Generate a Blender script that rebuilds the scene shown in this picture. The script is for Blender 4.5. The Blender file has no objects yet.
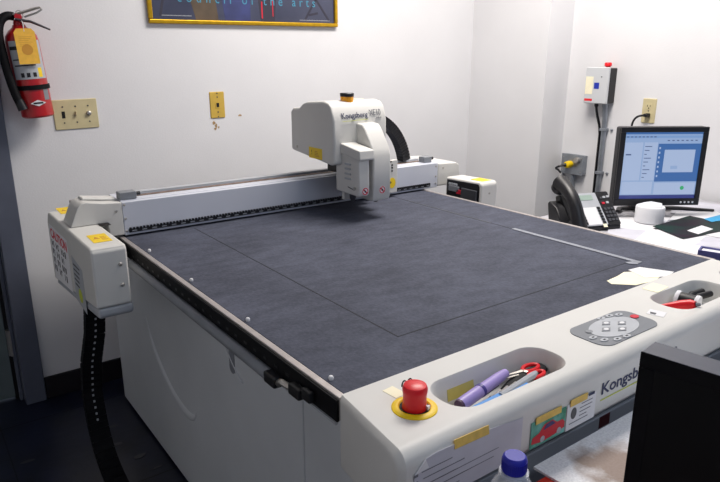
import bpy, bmesh, math, random
from mathutils import Matrix, Vector
random.seed(7)
SC = bpy.context.scene
COL = SC.collection
PI = math.pi

# ------------------------------------------------------------------ materials
def lin(c):
    out = []
    for v in c:
        v = v / 255.0
        out.append(v / 12.92 if v <= .04045 else ((v + .055) / 1.055) ** 2.4)
    return out

def mat(name, rgb, rough=.5, metal=0., nscale=0., namt=0., bump=0., bscale=None, rgb2=None, emit=0., alpha=1., trans=0., coat=0., spec=.5):
    m = bpy.data.materials.new(name)
    m.use_nodes = True
    nt = m.node_tree
    p = nt.nodes['Principled BSDF']
    c = lin(rgb)
    p.inputs['Base Color'].default_value = (*c, 1)
    p.inputs['Roughness'].default_value = rough
    p.inputs['Metallic'].default_value = metal
    p.inputs['Alpha'].default_value = alpha
    p.inputs['Transmission Weight'].default_value = trans
    p.inputs['Coat Weight'].default_value = coat
    p.inputs['Specular IOR Level'].default_value = spec
    if emit:
        p.inputs['Base Color'].default_value = (.015, .015, .018, 1)
        p.inputs['Emission Color'].default_value = (*c, 1)
        p.inputs['Emission Strength'].default_value = emit
    tc = nt.nodes.new('ShaderNodeTexCoord')
    if nscale:
        n = nt.nodes.new('ShaderNodeTexNoise')
        n.inputs['Scale'].default_value = nscale
        n.inputs['Detail'].default_value = 5
        nt.links.new(tc.outputs['Object'], n.inputs['Vector'])
        r = nt.nodes.new('ShaderNodeValToRGB')
        if rgb2:
            a, b = c, lin(rgb2)
        else:
            a = [max(0, v * (1 - namt)) for v in c]
            b = [min(1, v * (1 + namt)) for v in c]
        r.color_ramp.elements[0].position = .35
        r.color_ramp.elements[1].position = .65
        r.color_ramp.elements[0].color = (*a, 1)
        r.color_ramp.elements[1].color = (*b, 1)
        nt.links.new(n.outputs['Fac'], r.inputs['Fac'])
        nt.links.new(r.outputs['Color'], p.inputs['Base Color'])
    if bump:
        n2 = nt.nodes.new('ShaderNodeTexNoise')
        n2.inputs['Scale'].default_value = bscale or 200
        n2.inputs['Detail'].default_value = 4
        nt.links.new(tc.outputs['Object'], n2.inputs['Vector'])
        bp = nt.nodes.new('ShaderNodeBump')
        bp.inputs['Strength'].default_value = bump
        bp.inputs['Distance'].default_value = .004
        nt.links.new(n2.outputs['Fac'], bp.inputs['Height'])
        nt.links.new(bp.outputs['Normal'], p.inputs['Normal'])
    return m

M = {}
M['wall'] = mat('wall_paint', (228, 228, 230), .75, nscale=3, namt=.02, bump=.12, bscale=160)
M['ceil'] = mat('ceiling_paint', (225, 225, 225), .9)
M['floor'] = mat('floor_tile', (20, 24, 44), .28, nscale=6, namt=.35, bump=.15, bscale=30)
M['base'] = mat('baseboard_vinyl', (22, 18, 24), .5, nscale=20, namt=.2)
M['jamb'] = mat('door_frame_paint', (92, 97, 112), .45, nscale=9, namt=.08)
M['door'] = mat('door_paint', (104, 116, 118), .5, nscale=9, namt=.08)
M['white'] = mat('machine_plastic', (212, 211, 207), .5, nscale=5, namt=.025)
M['beam'] = mat('beam_enamel', (205, 209, 220), .38, nscale=5, namt=.02)
M['panel'] = mat('panel_grey', (208, 212, 216), .4, nscale=4, namt=.035)
M['panel_dark'] = mat('lower_cabinet_grey', (150, 153, 160), .5, nscale=4, namt=.03)
M['jet'] = mat('jet_plastic', (6, 6, 11), .6, nscale=30, namt=.2, spec=.2)
M['black'] = mat('black_plastic', (14, 14, 20), .4, nscale=30, namt=.2)
M['blackmat'] = mat('black_matt', (12, 12, 16), .75, nscale=30, namt=.2)
M['dgrey'] = mat('dark_grey_plastic', (62, 64, 70), .45, nscale=20, namt=.1)
M['mgrey'] = mat('mid_grey_plastic', (128, 132, 138), .45, nscale=20, namt=.06)
M['lgrey'] = mat('light_grey_plastic', (176, 180, 186), .45, nscale=20, namt=.04)
M['steel'] = mat('brushed_steel', (190, 186, 180), .35, .85, nscale=60, namt=.08)
M['alu'] = mat('rail_aluminium', (176, 170, 168), .45, .55, nscale=50, namt=.08)
M['ruler'] = mat('dull_grey_metal', (140, 144, 154), .5, .2, nscale=30, namt=.06)
M['kgrey'] = mat('keypad_grey', (112, 117, 124), .45)
M['rust'] = mat('slot_brown', (120, 100, 88), .6, nscale=60, namt=.3)
M['red'] = mat('red_plastic', (230, 16, 32), .35, nscale=10, namt=.05)
M['redpaint'] = mat('red_enamel', (176, 10, 20), .28, nscale=10, namt=.05, coat=.4)
M['yellow'] = mat('yellow_plastic', (246, 208, 10), .45, nscale=10, namt=.04)
M['ylabel'] = mat('yellow_label', (244, 208, 30), .5, nscale=30, namt=.04)
M['amber'] = mat('amber_lens', (255, 170, 16), .2, nscale=10, namt=.08, coat=.4)
M['tape'] = mat('masking_tape', (226, 190, 96), .6, nscale=60, namt=.12)
M['cream'] = mat('cream_paper', (250, 243, 212), .7, nscale=30, namt=.03)
M['paper'] = mat('white_paper', (230, 230, 233), .7, nscale=12, namt=.02)
M['paperoff'] = mat('creased_paper', (200, 200, 210), .7, nscale=14, namt=.06)
M['ink'] = mat('black_ink', (24, 24, 32), .7)
M['inkgrey'] = mat('grey_ink', (120, 122, 130), .7)
M['navy'] = mat('navy_ink', (34, 44, 84), .6)
M['olive'] = mat('lime_line', (196, 206, 60), .6)
M['redink'] = mat('red_ink', (206, 20, 50), .6)
M['gold'] = mat('gold_frame', (206, 162, 34), .3, .7, nscale=40, namt=.1)
M['ivory'] = mat('ivory_plate', (206, 194, 152), .45, nscale=30, namt=.04)
M['brass'] = mat('yellowed_plate', (206, 172, 74), .45, nscale=30, namt=.05)
M['hole'] = mat('dark_hole', (20, 14, 14), .8)
M['blue'] = mat('blue_plastic', (30, 134, 214), .4, nscale=10, namt=.06)
M['capblue'] = mat('bottle_cap_blue', (30, 36, 168), .5, nscale=10, namt=.06)
M['lilac'] = mat('lilac_plastic', (168, 150, 214), .4, nscale=10, namt=.05)
M['purple'] = mat('purple_dark', (70, 44, 76), .5)
M['binder'] = mat('indigo_board', (92, 92, 150), .5, nscale=10, namt=.06)
M['tagyel'] = mat('tag_card', (240, 186, 66), .6, nscale=60, namt=.06)
M['tagink'] = mat('tag_print', (204, 146, 52), .7)
M['gal'] = mat('galvanised_steel', (150, 156, 164), .4, .6, nscale=25, namt=.12)
M['desk'] = mat('desk_laminate', (178, 177, 184), .45, nscale=14, namt=.02)
M['desk2'] = mat('brown_desk', (108, 70, 52), .5, nscale=8, namt=.2)
M['green'] = mat('card_green', (38, 130, 96), .5, nscale=40, rgb2=(120, 190, 180))
M['carred'] = mat('car_red', (206, 20, 44), .4)
M['glassdark'] = mat('car_glass', (52, 44, 110), .3)
M['screen'] = mat('screen_frost', (140, 164, 202), .3, emit=1)
M['screen2'] = mat('screen_window', (118, 150, 196), .3, emit=1)
M['screenblue'] = mat('screen_blue', (54, 98, 158), .3, emit=1)
M['screenpale'] = mat('screen_pale', (160, 178, 210), .3, emit=1)
M['screendark'] = mat('screen_text', (70, 88, 130), .3, emit=1)
M['screennavy'] = mat('screen_taskbar', (40, 52, 120), .3, emit=1)
M['screengreen'] = mat('screen_green', (40, 160, 100), .3, emit=1)
M['lcd'] = mat('phone_lcd', (150, 170, 160), .3)
M['bottle'] = mat('bottle_plastic', (225, 230, 240), .12, alpha=.42, spec=.6)
M['cola'] = mat('dark_drink', (20, 16, 34), .15)
M['wood'] = mat('yellow_sheet', (214, 202, 112), .6, nscale=20, namt=.1)
M['poster2'] = mat('poster_dark', (48, 46, 62), .5)  # dark print tone of one figure and the sketch lines
M['poster3'] = mat('poster_ochre', (86, 72, 56), .5, nscale=15, namt=.2)
M['poster4'] = mat('poster_blue', (52, 60, 110), .5, nscale=15, namt=.2)
M['postercy'] = mat('poster_cyan', (70, 146, 176), .5)
M['chip'] = mat('bare_plaster', (176, 146, 104), .9, nscale=60, namt=.15)

def poster_mat():
    m = mat('poster_print', (54, 58, 78), .3, nscale=4, rgb2=(70, 74, 96), coat=.3)
    return m
M['poster'] = poster_mat()

def bed_mat():
    m = bpy.data.materials.new('cutting_mat_felt')
    m.use_nodes = True
    nt = m.node_tree
    p = nt.nodes['Principled BSDF']
    p.inputs['Roughness'].default_value = .8
    p.inputs['Specular IOR Level'].default_value = .25
    tc = nt.nodes.new('ShaderNodeTexCoord')
    n1 = nt.nodes.new('ShaderNodeTexNoise'); n1.inputs['Scale'].default_value = 150; n1.inputs['Detail'].default_value = 5
    n2 = nt.nodes.new('ShaderNodeTexNoise'); n2.inputs['Scale'].default_value = 5; n2.inputs['Detail'].default_value = 6
    mp = nt.nodes.new('ShaderNodeMapping'); mp.inputs['Scale'].default_value = (1, 2.2, 1); mp.inputs['Rotation'].default_value = (0, 0, .9)
    n3 = nt.nodes.new('ShaderNodeTexNoise'); n3.inputs['Scale'].default_value = 14; n3.inputs['Detail'].default_value = 8
    for n in (n1, n2): nt.links.new(tc.outputs['Object'], n.inputs['Vector'])
    nt.links.new(tc.outputs['Object'], mp.inputs['Vector']); nt.links.new(mp.outputs['Vector'], n3.inputs['Vector'])
    a = nt.nodes.new('ShaderNodeMath'); a.operation = 'ADD'
    b = nt.nodes.new('ShaderNodeMath'); b.operation = 'ADD'
    nt.links.new(n1.outputs['Fac'], a.inputs[0]); nt.links.new(n2.outputs['Fac'], a.inputs[1])
    nt.links.new(a.outputs[0], b.inputs[0]); nt.links.new(n3.outputs['Fac'], b.inputs[1])
    d = nt.nodes.new('ShaderNodeMath'); d.operation = 'MULTIPLY'; d.inputs[1].default_value = 1 / 3
    nt.links.new(b.outputs[0], d.inputs[0])
    r = nt.nodes.new('ShaderNodeValToRGB')
    r.color_ramp.elements[0].position = .38; r.color_ramp.elements[0].color = (*lin((60, 63, 75)), 1)
    r.color_ramp.elements[1].position = .64; r.color_ramp.elements[1].color = (*lin((84, 88, 103)), 1)
    nt.links.new(d.outputs[0], r.inputs['Fac']); nt.links.new(r.outputs['Color'], p.inputs['Base Color'])
    bp = nt.nodes.new('ShaderNodeBump'); bp.inputs['Strength'].default_value = .35; bp.inputs['Distance'].default_value = .002
    nt.links.new(n1.outputs['Fac'], bp.inputs['Height']); nt.links.new(bp.outputs['Normal'], p.inputs['Normal'])
    return m
M['bed'] = bed_mat()
M['bedline'] = mat('mat_score_line', (30, 32, 42), .8)

def board_mat():
    m = mat('speckled_board', (222, 222, 226), .7, nscale=260, rgb2=(244, 244, 246))
    nt = m.node_tree
    p = nt.nodes['Principled BSDF']
    src = p.inputs['Base Color'].links[0].from_socket
    tc = nt.nodes.new('ShaderNodeTexCoord')
    mp = nt.nodes.new('ShaderNodeMapping')
    mp.inputs['Location'].default_value = (-.316, .285, 0)
    nt.links.new(tc.outputs['Object'], mp.inputs['Vector'])
    ln = nt.nodes.new('ShaderNodeVectorMath'); ln.operation = 'LENGTH'
    nz = nt.nodes.new('ShaderNodeTexNoise'); nz.inputs['Scale'].default_value = 22; nz.inputs['Detail'].default_value = 5
    nt.links.new(tc.outputs['Object'], nz.inputs['Vector'])
    nt.links.new(mp.outputs['Vector'], ln.inputs[0])
    ad = nt.nodes.new('ShaderNodeMath'); ad.operation = 'MULTIPLY_ADD'; ad.inputs[1].default_value = .12
    nt.links.new(nz.outputs['Fac'], ad.inputs[0]); nt.links.new(ln.outputs['Value'], ad.inputs[2])
    r = nt.nodes.new('ShaderNodeValToRGB')
    r.color_ramp.elements[0].position = .10; r.color_ramp.elements[0].color = (.8, .8, .8, 1)
    r.color_ramp.elements[1].position = .14; r.color_ramp.elements[1].color = (0, 0, 0, 1)
    nt.links.new(ad.outputs[0], r.inputs['Fac'])
    mx = nt.nodes.new('ShaderNodeMixRGB'); mx.inputs[2].default_value = (*lin((128, 96, 70)), 1)
    nt.links.new(r.outputs['Color'], mx.inputs[0]); nt.links.new(src, mx.inputs[1])
    nt.links.new(mx.outputs[0], p.inputs['Base Color'])
    return m
M['board'] = board_mat()

# ------------------------------------------------------------------ mesh builder
def F(o, r=(1, 0, 0), u=(0, 1, 0)):
    r = Vector(r).normalized(); u = Vector(u); u = (u - r * u.dot(r)).normalized(); n = r.cross(u); o = Vector(o)
    return Matrix(((r.x, u.x, n.x, o.x), (r.y, u.y, n.y, o.y), (r.z, u.z, n.z, o.z), (0, 0, 0, 1)))
ID = Matrix.Identity(4)

class B:
    def __init__(s, frame=ID): s.bm = bmesh.new(); s.f = frame
    def v(s, p, f=None): return s.bm.verts.new((f or s.f) @ Vector(p))
    def box(s, x0, x1, y0, y1, z0, z1, f=None):
        return s.prism([(x0, y0), (x1, y0), (x1, y1), (x0, y1)], z0, z1, f)
    def prism(s, pts, z0, z1, f=None, pts1=None):
        a = [s.v((p[0], p[1], z0), f) for p in pts]
        b = [s.v((p[0], p[1], z1), f) for p in (pts1 or pts)]
        n = len(a)
        try:
            s.bm.faces.new(a[::-1]); s.bm.faces.new(b)
            for i in range(n): s.bm.faces.new((a[i], a[(i + 1) % n], b[(i + 1) % n], b[i]))
        except ValueError: pass
        return s
    def tube(s, path, r, n=10, f=None, closed=False, flat=None):
        P = [Vector(p) for p in path]; rings = []
        k = len(P); up = None
        for i, p in enumerate(P):
            if closed: t = (P[(i + 1) % k] - P[i - 1])
            else: t = (P[min(i + 1, k - 1)] - P[max(i - 1, 0)])
            t.normalize()
            if up is None:
                up = Vector((0, 0, 1)) if abs(t.z) < .9 else Vector((1, 0, 0))
            up = (up - t * up.dot(t)).normalized(); w = t.cross(up)
            rr = r[i] if isinstance(r, (list, tuple)) else r
            sx, sy = flat or (1, 1)
            rings.append([s.v(p + (up * math.cos(2 * PI * j / n) * sy + w * math.sin(2 * PI * j / n) * sx) * rr, f) for j in range(n)])
        m = k if closed else k - 1
        for i in range(m):
            a, b = rings[i], rings[(i + 1) % k]
            for j in range(n): s.bm.faces.new((a[j], b[j], b[(j + 1) % n], a[(j + 1) % n]))
        if not closed:
            s.bm.faces.new(rings[0]); s.bm.faces.new(rings[-1][::-1])
        return s
    def lathe(s, prof, f=None, n=24):          # prof: (radius, z) from bottom to top
        rings = []
        for r, z in prof:
            if r < 1e-6: rings.append([s.v((0, 0, z), f)])
            else: rings.append([s.v((r * math.cos(2 * PI * j / n), r * math.sin(2 * PI * j / n), z), f) for j in range(n)])
        for a, b in zip(rings, rings[1:]):
            for j in range(n):
                k = (j + 1) % n
                if len(a) == 1 and len(b) == 1: continue
                if len(a) == 1: s.bm.faces.new((a[0], b[k], b[j]))
                elif len(b) == 1: s.bm.faces.new((a[j], a[k], b[0]))
                else: s.bm.faces.new((a[j], a[k], b[k], b[j]))
        if len(rings[0]) > 1: s.bm.faces.new(rings[0][::-1])
        if len(rings[-1]) > 1: s.bm.faces.new(rings[-1])
        return s
    def ring(s, r0, r1, z0, z1, f=None, n=32):
        return s.loopprof([(r0, z0), (r1, z0), (r1, z1), (r0, z1)], f, n)
    def loopprof(s, prof, f=None, n=32):
        rings = [[s.v((r * math.cos(2 * PI * j / n), r * math.sin(2 * PI * j / n), z), f) for j in range(n)] for r, z in prof]
        k = len(rings)
        for i in range(k):
            a, b = rings[i], rings[(i + 1) % k]
            for j in range(n): s.bm.faces.new((a[j], a[(j + 1) % n], b[(j + 1) % n], b[j]))
        return s

def rrect(x0, x1, y0, y1, r, n=6):
    out = []
    for cx, cy, a in ((x1 - r, y1 - r, 0), (x0 + r, y1 - r, 90), (x0 + r, y0 + r, 180), (x1 - r, y0 + r, 270)):
        for i in range(n + 1):
            t = math.radians(a + 90 * i / n); out.append((cx + r * math.cos(t), cy + r * math.sin(t)))
    return out
def circ(cx, cy, r, n=20, ry=None):
    return [(cx + r * math.cos(2 * PI * i / n), cy + (ry or r) * math.sin(2 * PI * i / n)) for i in range(n)]
def bez(p0, p1, p2, p3, n=14):
    P = [Vector(p) for p in (p0, p1, p2, p3)]
    return [P[0] * (1 - t) ** 3 + P[1] * 3 * t * (1 - t) ** 2 + P[2] * 3 * t * t * (1 - t) + P[3] * t ** 3 for t in [i / n for i in range(n + 1)]]

WM = {}                                     # world matrix of every object made here
def root_inv(p): return WM[p.name].inverted() if p else ID

def obj(name, b, m, parent=None, bevel=0, seg=2, origin=None):
    bm = b.bm
    bmesh.ops.recalc_face_normals(bm, faces=bm.faces)
    org = Matrix.Translation(origin) if origin is not None else (WM[parent.name] if parent else ID)
    bm.transform(org.inverted())
    me = bpy.data.meshes.new(name)
    bm.to_mesh(me); bm.free()
    for p in me.polygons: p.use_smooth = True
    me.set_sharp_from_angle(angle=math.radians(38))
    mats = m if isinstance(m, list) else [m]
    for x in mats: me.materials.append(M[x] if isinstance(x, str) else x)
    o = bpy.data.objects.new(name, me); COL.objects.link(o)
    WM[o.name] = org.copy()
    if parent:
        o.parent = parent; o.matrix_local = WM[parent.name].inverted() @ org
    else:
        o.matrix_world = org
    if bevel:
        md = o.modifiers.new('bevel', 'BEVEL'); md.width = bevel; md.segments = seg; md.limit_method = 'ANGLE'; md.angle_limit = math.radians(38); md.harden_normals = True
    return o

def thing(name, label, cat, loc, frame=None, group=None):
    o = bpy.data.objects.new(name, None); COL.objects.link(o); o.empty_display_size = .05
    o.matrix_world = frame if frame is not None else Matrix.Translation(loc)
    WM[o.name] = o.matrix_world.copy()
    o['label'] = label; o['category'] = cat
    if group: o['group'] = group
    return o
def tag(o, label, cat, group=None):
    o['label'] = label; o['category'] = cat
    if group: o['group'] = group
    return o
def struct(o, label=None):
    o['kind'] = 'structure'
    if label: o['label'] = label
    return o
def plab(o, label): o['label'] = label; return o

def text(name, string, m, parent, f, width=None, height=None, depth=.0004, shear=0, space=1, bold=0):
    cu = bpy.data.curves.new('tmp_text', 'FONT'); cu.body = string; cu.size = 1; cu.extrude = 0; cu.shear = shear; cu.space_character = space; cu.resolution_u = 3; cu.offset = bold
    t = bpy.data.objects.new('tmp_text', cu); COL.objects.link(t)
    dg = bpy.context.evaluated_depsgraph_get(); dg.update()
    me = bpy.data.meshes.new_from_object(t.evaluated_get(dg))
    bpy.data.objects.remove(t); bpy.data.curves.remove(cu)
    bm = bmesh.new(); bm.from_mesh(me); bpy.data.meshes.remove(me)
    xs = [v.co.x for v in bm.verts]; ys = [v.co.y for v in bm.verts]
    w = max(xs) - min(xs); h = max(ys) - min(ys)
    sx = width / w if width else height / h
    sy = height / h if height else sx
    x0 = min(xs); y0 = 0
    ex = bmesh.ops.extrude_face_region(bm, geom=bm.faces[:])
    for v in [g for g in ex['geom'] if isinstance(g, bmesh.types.BMVert)]: v.co.z += 1
    for v in bm.verts: v.co = f @ Vector(((v.co.x - x0) * sx, (v.co.y - y0) * sy, v.co.z * depth))
    b = B(); b.bm.free(); b.bm = bm
    return obj(name, b, m, parent)

def sheet(name, f, w, h, m, parent=None, t=.0006, bevel=0):
    return obj(name, B(f).box(0, w, 0, h, 0, t), m, parent, origin=None if parent else f.translation)

def cut(o, cutters):
    for c in cutters:
        md = o.modifiers.new('cut', 'BOOLEAN'); md.object = c; md.operation = 'DIFFERENCE'; md.solver = 'EXACT'
    bpy.context.view_layer.update()
    dg = bpy.context.evaluated_depsgraph_get(); dg.update()
    me = bpy.data.meshes.new_from_object(o.evaluated_get(dg))
    o.modifiers.clear(); old = o.data; o.data = me; bpy.data.meshes.remove(old)
    for p in me.polygons: p.use_smooth = True
    me.set_sharp_from_angle(angle=math.radians(38))
    for c in cutters: bpy.data.objects.remove(c)

UPX = dict(r=(1, 0, 0), u=(0, 0, 1))          # a face looking towards -Y
def FY(x, y, z): return F((x, y, z), (1, 0, 0), (0, 0, 1))
def FXn(x, y, z): return F((x, y, z), (0, -1, 0), (0, 0, 1))   # a face looking towards -X
def FZ(x, y, z, a=0): return F((x, y, z), (math.cos(a), math.sin(a), 0), (-math.sin(a), math.cos(a), 0))

# ------------------------------------------------------------------ the room
YW, XP, XR, CEIL, JX = 1.93, 2.238, 2.43, 2.65, -.16
b = B(); b.box(-2.2, 3.2, -3.2, 3.0, -.06, 0)
floor = struct(obj('floor', b, 'floor'))
b = B()
for i in range(-5, 8): b.box(i * .61 - .35, i * .61 - .346, -3.1, 1.92, 0, .0006)
for j in range(-6, 4): b.box(-1.3, 2.42, j * .61 - .06, j * .61 - .056, 0, .0005)
struct(obj('tile_joint', b, 'base', floor))
struct(obj('ceiling', B().box(-2.2, 3.2, -3.2, 3.0, CEIL, CEIL + .06), 'ceil'))
b = B(); b.box(JX, 2.9, YW, YW + .12, 0, CEIL); b.box(-1.13, JX, YW, YW + .12, 2.1, CEIL); b.box(-2.2, -1.13, YW, YW + .12, 0, CEIL)
wb = struct(obj('wall_back', b, 'wall'))
b = B(); b.box(XR, XR + .2, -3.2, YW, 0, CEIL); b.box(XP, XR, 1.407, YW, 0, CEIL)
wr = struct(obj('wall_right', b, 'wall'))
struct(obj('wall_left', B().box(-1.55, -1.43, -3.2, YW, 0, CEIL), 'wall'))
struct(obj('baseboard_back', B().box(JX + .002, XP, YW - .012, YW, 0, .095), 'base', bevel=.003))
struct(obj('baseboard_right', B().box(XR - .012, XR, -3.0, 1.407, 0, .095), 'base', bevel=.003))
# chips in the paint
def blob(b, f, cx, cy, r, sq=1, n=12):
    b.prism([(cx + r * random.uniform(.55, 1.2) * math.cos(2 * PI * i / n), cy + sq * r * random.uniform(.55, 1.2) * math.sin(2 * PI * i / n)) for i in range(n)], 0, .0008, f)
b = B(); f = FY(0, YW, 0)
blob(b, f, .651, 1.078, .009); blob(b, f, .661, 1.066, .007, 1.5); blob(b, f, .657, 1.052, .006); blob(b, f, .672, 1.058, .005)
blob(b, f, .778, 1.105, .009, .6)
struct(obj('plaster_chip', b, 'chip', wb))
b = B(); blob(b, f, -.005, .755, .016, .2); blob(b, f, .02, .66, .014, .25)
struct(obj('scuff_mark', b, 'inkgrey', wb))
b = B(); f = FZ(0, 0, .0007)
for x, y, r_, q_ in ((.02, 1.3, .03, .4), (-.02, 1.42, .02, .5), (.05, 1.2, .022, .3), (-.3, 1.5, .03, .3), (0, 1.55, .018, .5)): blob(b, f, x, y, r_, q_)
struct(obj('floor_scuff', b, 'dgrey', floor))
# door and its frame
d = bpy.data.objects.new('door_1', None); COL.objects.link(d); d.matrix_world = Matrix.Translation((-.64, YW, 0)); WM[d.name] = d.matrix_world.copy(); struct(d)
b = B(); b.box(-.236, JX + .0, YW - .02, YW + .1, 0, 2.1); b.box(-1.13, -1.055, YW - .02, YW + .1, 0, 2.1); b.box(-1.055, -.236, YW - .02, YW + .1, 2.03, 2.1)
b.box(-.25, -.236, YW + .035, YW + .06, 0, 2.03)
obj('door_frame', b, 'jamb', d, bevel=.004)
obj('door_slab', B().box(-1.05, -.262, YW + .06, YW + .1, .012, 2.025), 'door', d, bevel=.003)
obj('door_gap', B().box(-.262, -.236, YW + .062, YW + .1, 0, 2.03), 'blackmat', d)
for z in (.2, 1.0, 1.8):
    obj('hinge', B().box(-.262, -.238, YW + .045, YW + .0615, z, z + .11).tube([(-.25, YW + .042, z), (-.25, YW + .042, z + .11)], .007, 8), 'steel', d)

# ------------------------------------------------------------------ the cutting machine
mc = thing('flatbed_cutter', 'large white digital flatbed cutting machine with dark grey bed and overhead gantry', 'cutting machine', (.58, .7, 0))
BZ = .85
obj('bed', B().box(0, 1.16, -.01, 1.72, BZ - .045, BZ), 'bed', mc, bevel=.002)
for x0, x1, y0, y1 in ((.2005, .2035, .115, 1.09), (.2005, .97, .1135, .1165), (.984, .9865, .509, 1.12)): plab(obj('score_line', B().box(x0, x1, y0, y1, BZ, BZ + .0004), 'bedline', mc), 'thin dark line scored into the grey bed')
b = B(); b.box(.984, .989, .6, 1.0, BZ, BZ + .0006)
obj('mat_seam', b, 'dgrey', mc)
for x0, x1, nm in ((-.0145, -.001, 1), (1.161, 1.1745, 0)):
    obj('side_rail', B().box(x0, x1, -.005, 1.74, BZ - .04, BZ + .001), 'alu', mc, bevel=.0015)
# black outer face with slots, and its lip
b = B(); b.box(-.0185, -.0147, -.005, 1.12, BZ - .04, BZ - .003)

rf = obj('rail_face', b, 'jet', mc)
for i in range(26): obj('rail_slot', B().box(-.0192, -.0185, .06 + i * .04, .072 + i * .04, BZ - .026, BZ - .021), 'black', rf)
obj('rail_lip', B().box(-.0215, -.017, -.005, .22, BZ - .044, BZ - .0405), 'lgrey', mc)
for y in (.93, .637, .348, .052):
    obj('edge_pin', B().lathe([(.004, 0), (.0045, .004), (.003, .0065), (0, .0075)], Matrix.Translation((.009, y, BZ)), 12), 'paper', mc)
b = B(); b.tube([(-.025, 1.0, BZ - .045), (-.025, .2, BZ - .045)], .0115, 12)
gr = obj('guard_tube', b, 'mgrey', mc)
obj('tube_end', B().box(-.036, -.014, .165, .205, BZ - .056, BZ - .034), 'black', gr, bevel=.004)
b = B(); b.tube(bez((-.026, .165, BZ - .046), (-.03, .15, BZ - .026), (-.028, .13, BZ - .044), (-.02, .105, BZ - .03)), .006, 8)
obj('latch_lever', b, 'steel', mc)
b = B(); b.box(-.034, -.0187, .085, .12, BZ - .042, BZ - .022); b.box(-.03, -.0187, .058, .084, BZ - .036, BZ - .016)
obj('rail_clip', b, 'blackmat', mc, bevel=.003)
# cabinet
b = B(); b.box(.112, 1.04, -.155, 1.725, .012, BZ - .046)
obj('cabinet_body', b, 'panel_dark', mc)
pr = obj('side_panel', B().box(.1, .1115, .3, 1.73, .012, .8), 'panel', mc, bevel=.004)
pf = obj('side_panel', B().box(.1, .1115, -.16, .297, .012, .8), 'panel', mc, bevel=.004)
path = bez((.1, 1.33, .5), (.1, 1.3, .4), (.1, 1.16, .3), (.1, 1.02, .29), 24) + bez((.1, 1.02, .29), (.1, .97, .288), (.1, .93, .3), (.1, .92, .335), 10)[1:]
obj('panel_crease', B().tube(path, [.003 + .013 * min(1, i / 8, (34 - i) / 8) for i in range(len(path))], 12, flat=(1, .4)), 'panel', pr)
obj('finger_slot', B().prism(rrect(-.015, .015, -.05, .04, .0145), 0, .0012, F((.0995, .64, .632), (0, -1, 0), (0, .1, 1))), 'mgrey', pr)
path = bez((.1, .74, .76), (.1, .7, .7), (.1, .68, .62), (.1, .58, .58), 14)
obj('panel_crease', B().tube(path, .004, 8, flat=(1, .4)), 'panel', pr)
obj('front_panel', B().box(.1, 1.05, -.166, -.156, .012, .733), 'panel_dark', mc, bevel=.003)
obj('panel_slot', B().box(.442, .474, -.1668, -.166, .708, .731), mat('slot_maroon', (70, 26, 30), .6), mc)
# ---- console along the front edge
T = .86
prof = [(-.012, T), (-.164, T)] + [(-.168 - .022 * math.sin(a), T - .022 + .022 * math.cos(a)) for a in [i * PI / 2 / 8 for i in range(9)]] + [(-.190, .79), (-.190, .773), (-.186, .766), (-.16, .734), (-.012, .734)]
b = B()
n = len(prof)
rings = []
for x, ins in ((-.045, .012), (-.043, .006), (-.036, 0), (1.136, 0), (1.144, .006), (1.147, .012)):
    cy, cz = -.1, .797
    ring = []
    for (y, z) in prof:
        sy = 1 - ins / .09; sz = 1 - ins / .063
        xx = x
        if x < 0: xx = x + .022 * max(0, min(1, (y + .19) / .178))
        ring.append(b.v((xx, cy + (y - cy) * sy, cz + (z - cz) * sz)))
    rings.append(ring)
b.bm.faces.new(rings[0]); b.bm.faces.new(rings[-1][::-1])
for a, c in zip(rings, rings[1:]):
    for i in range(n): b.bm.faces.new((a[i], a[(i + 1) % n], c[(i + 1) % n], c[i]))
con = obj('control_console', b, 'white', mc)
def cutter(x0, x1, y0, y1, r, depth):
    q = B(); o = .004
    q.prism(rrect(x0 + o, x1 - o, y0 + o, y1 - o, r - .002), T - depth, T - .004, None, rrect(x0, x1, y0, y1, r))
    q.prism(rrect(x0, x1, y0, y1, r), T - .004, T + .02, None, rrect(x0 - .006, x1 + .006, y0 - .006, y1 + .006, r + .006))
    return q
cs = []
for a in ((.1, .36, -.153, -.069, .036, .046), (.735, .952, -.15, -.066, .034, .046), (1.03, 1.11, -.125, -.075, .022, .03)):
    q = B(); x0, x1, y0, y1, r, dp = a
    lv = [(T - dp, -.010, -.008), (T - dp + .008, -.004, -.004), (T - .006, 0, 0), (T, .004, .004), (T + .01, .008, .008)]
    rr = [[q.v((px, py, z)) for px, py in rrect(x0 - g, x1 + g, y0 - g, y1 + g, r + g)] for z, g, _ in lv]
    q.bm.faces.new(rr[0][::-1]); q.bm.faces.new(rr[-1])
    for u, w in zip(rr, rr[1:]):
        for i in range(len(u)): q.bm.faces.new((u[i], u[(i + 1) % len(u)], w[(i + 1) % len(w)], w[i]))
    cs.append(obj('tray_cutter', q, 'white'))
cut(con, cs)
# emergency stop
f = Matrix.Translation((.05, -.106, T))
es = obj('emergency_stop', B().lathe([(.0185, -.002), (.0185, .0035), (.018, .006), (.0172, .016), (.0176, .024), (.0184, .027), (.0185, .033), (.0168, .0372), (.011, .0398), (0, .0406)], f, 28), 'red', mc)
plab(es, 'red emergency stop push button in a yellow ring')
obj('collar', B().loopprof([(.0225, .0), (.034, 0), (.034, .0012), (.030, .0035), (.0245, .0032), (.0225, .0008)], f, 36), 'yellow', es)
obj('collar_shadow_gap', B().ring(.0185, .0226, .0002, .0012, f), 'hole', es)
obj('pointer', B(f).prism([(-.004, -.0), (.004, 0), (0, .006)], .004, .009, f @ F((.010, -.0205, 0), (.9, .4, 0), (-.4, .9, 0))), 'paper', es)
for dx in (-.008, .003):
    obj('hook', B().tube(bez((.05 + dx, -.086, T + .028), (.05 + dx, -.086, T + .038), (.057 + dx, -.086, T + .038), (.056 + dx, -.088, T + .034), 8), .0011, 6), 'ink', es)
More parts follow.
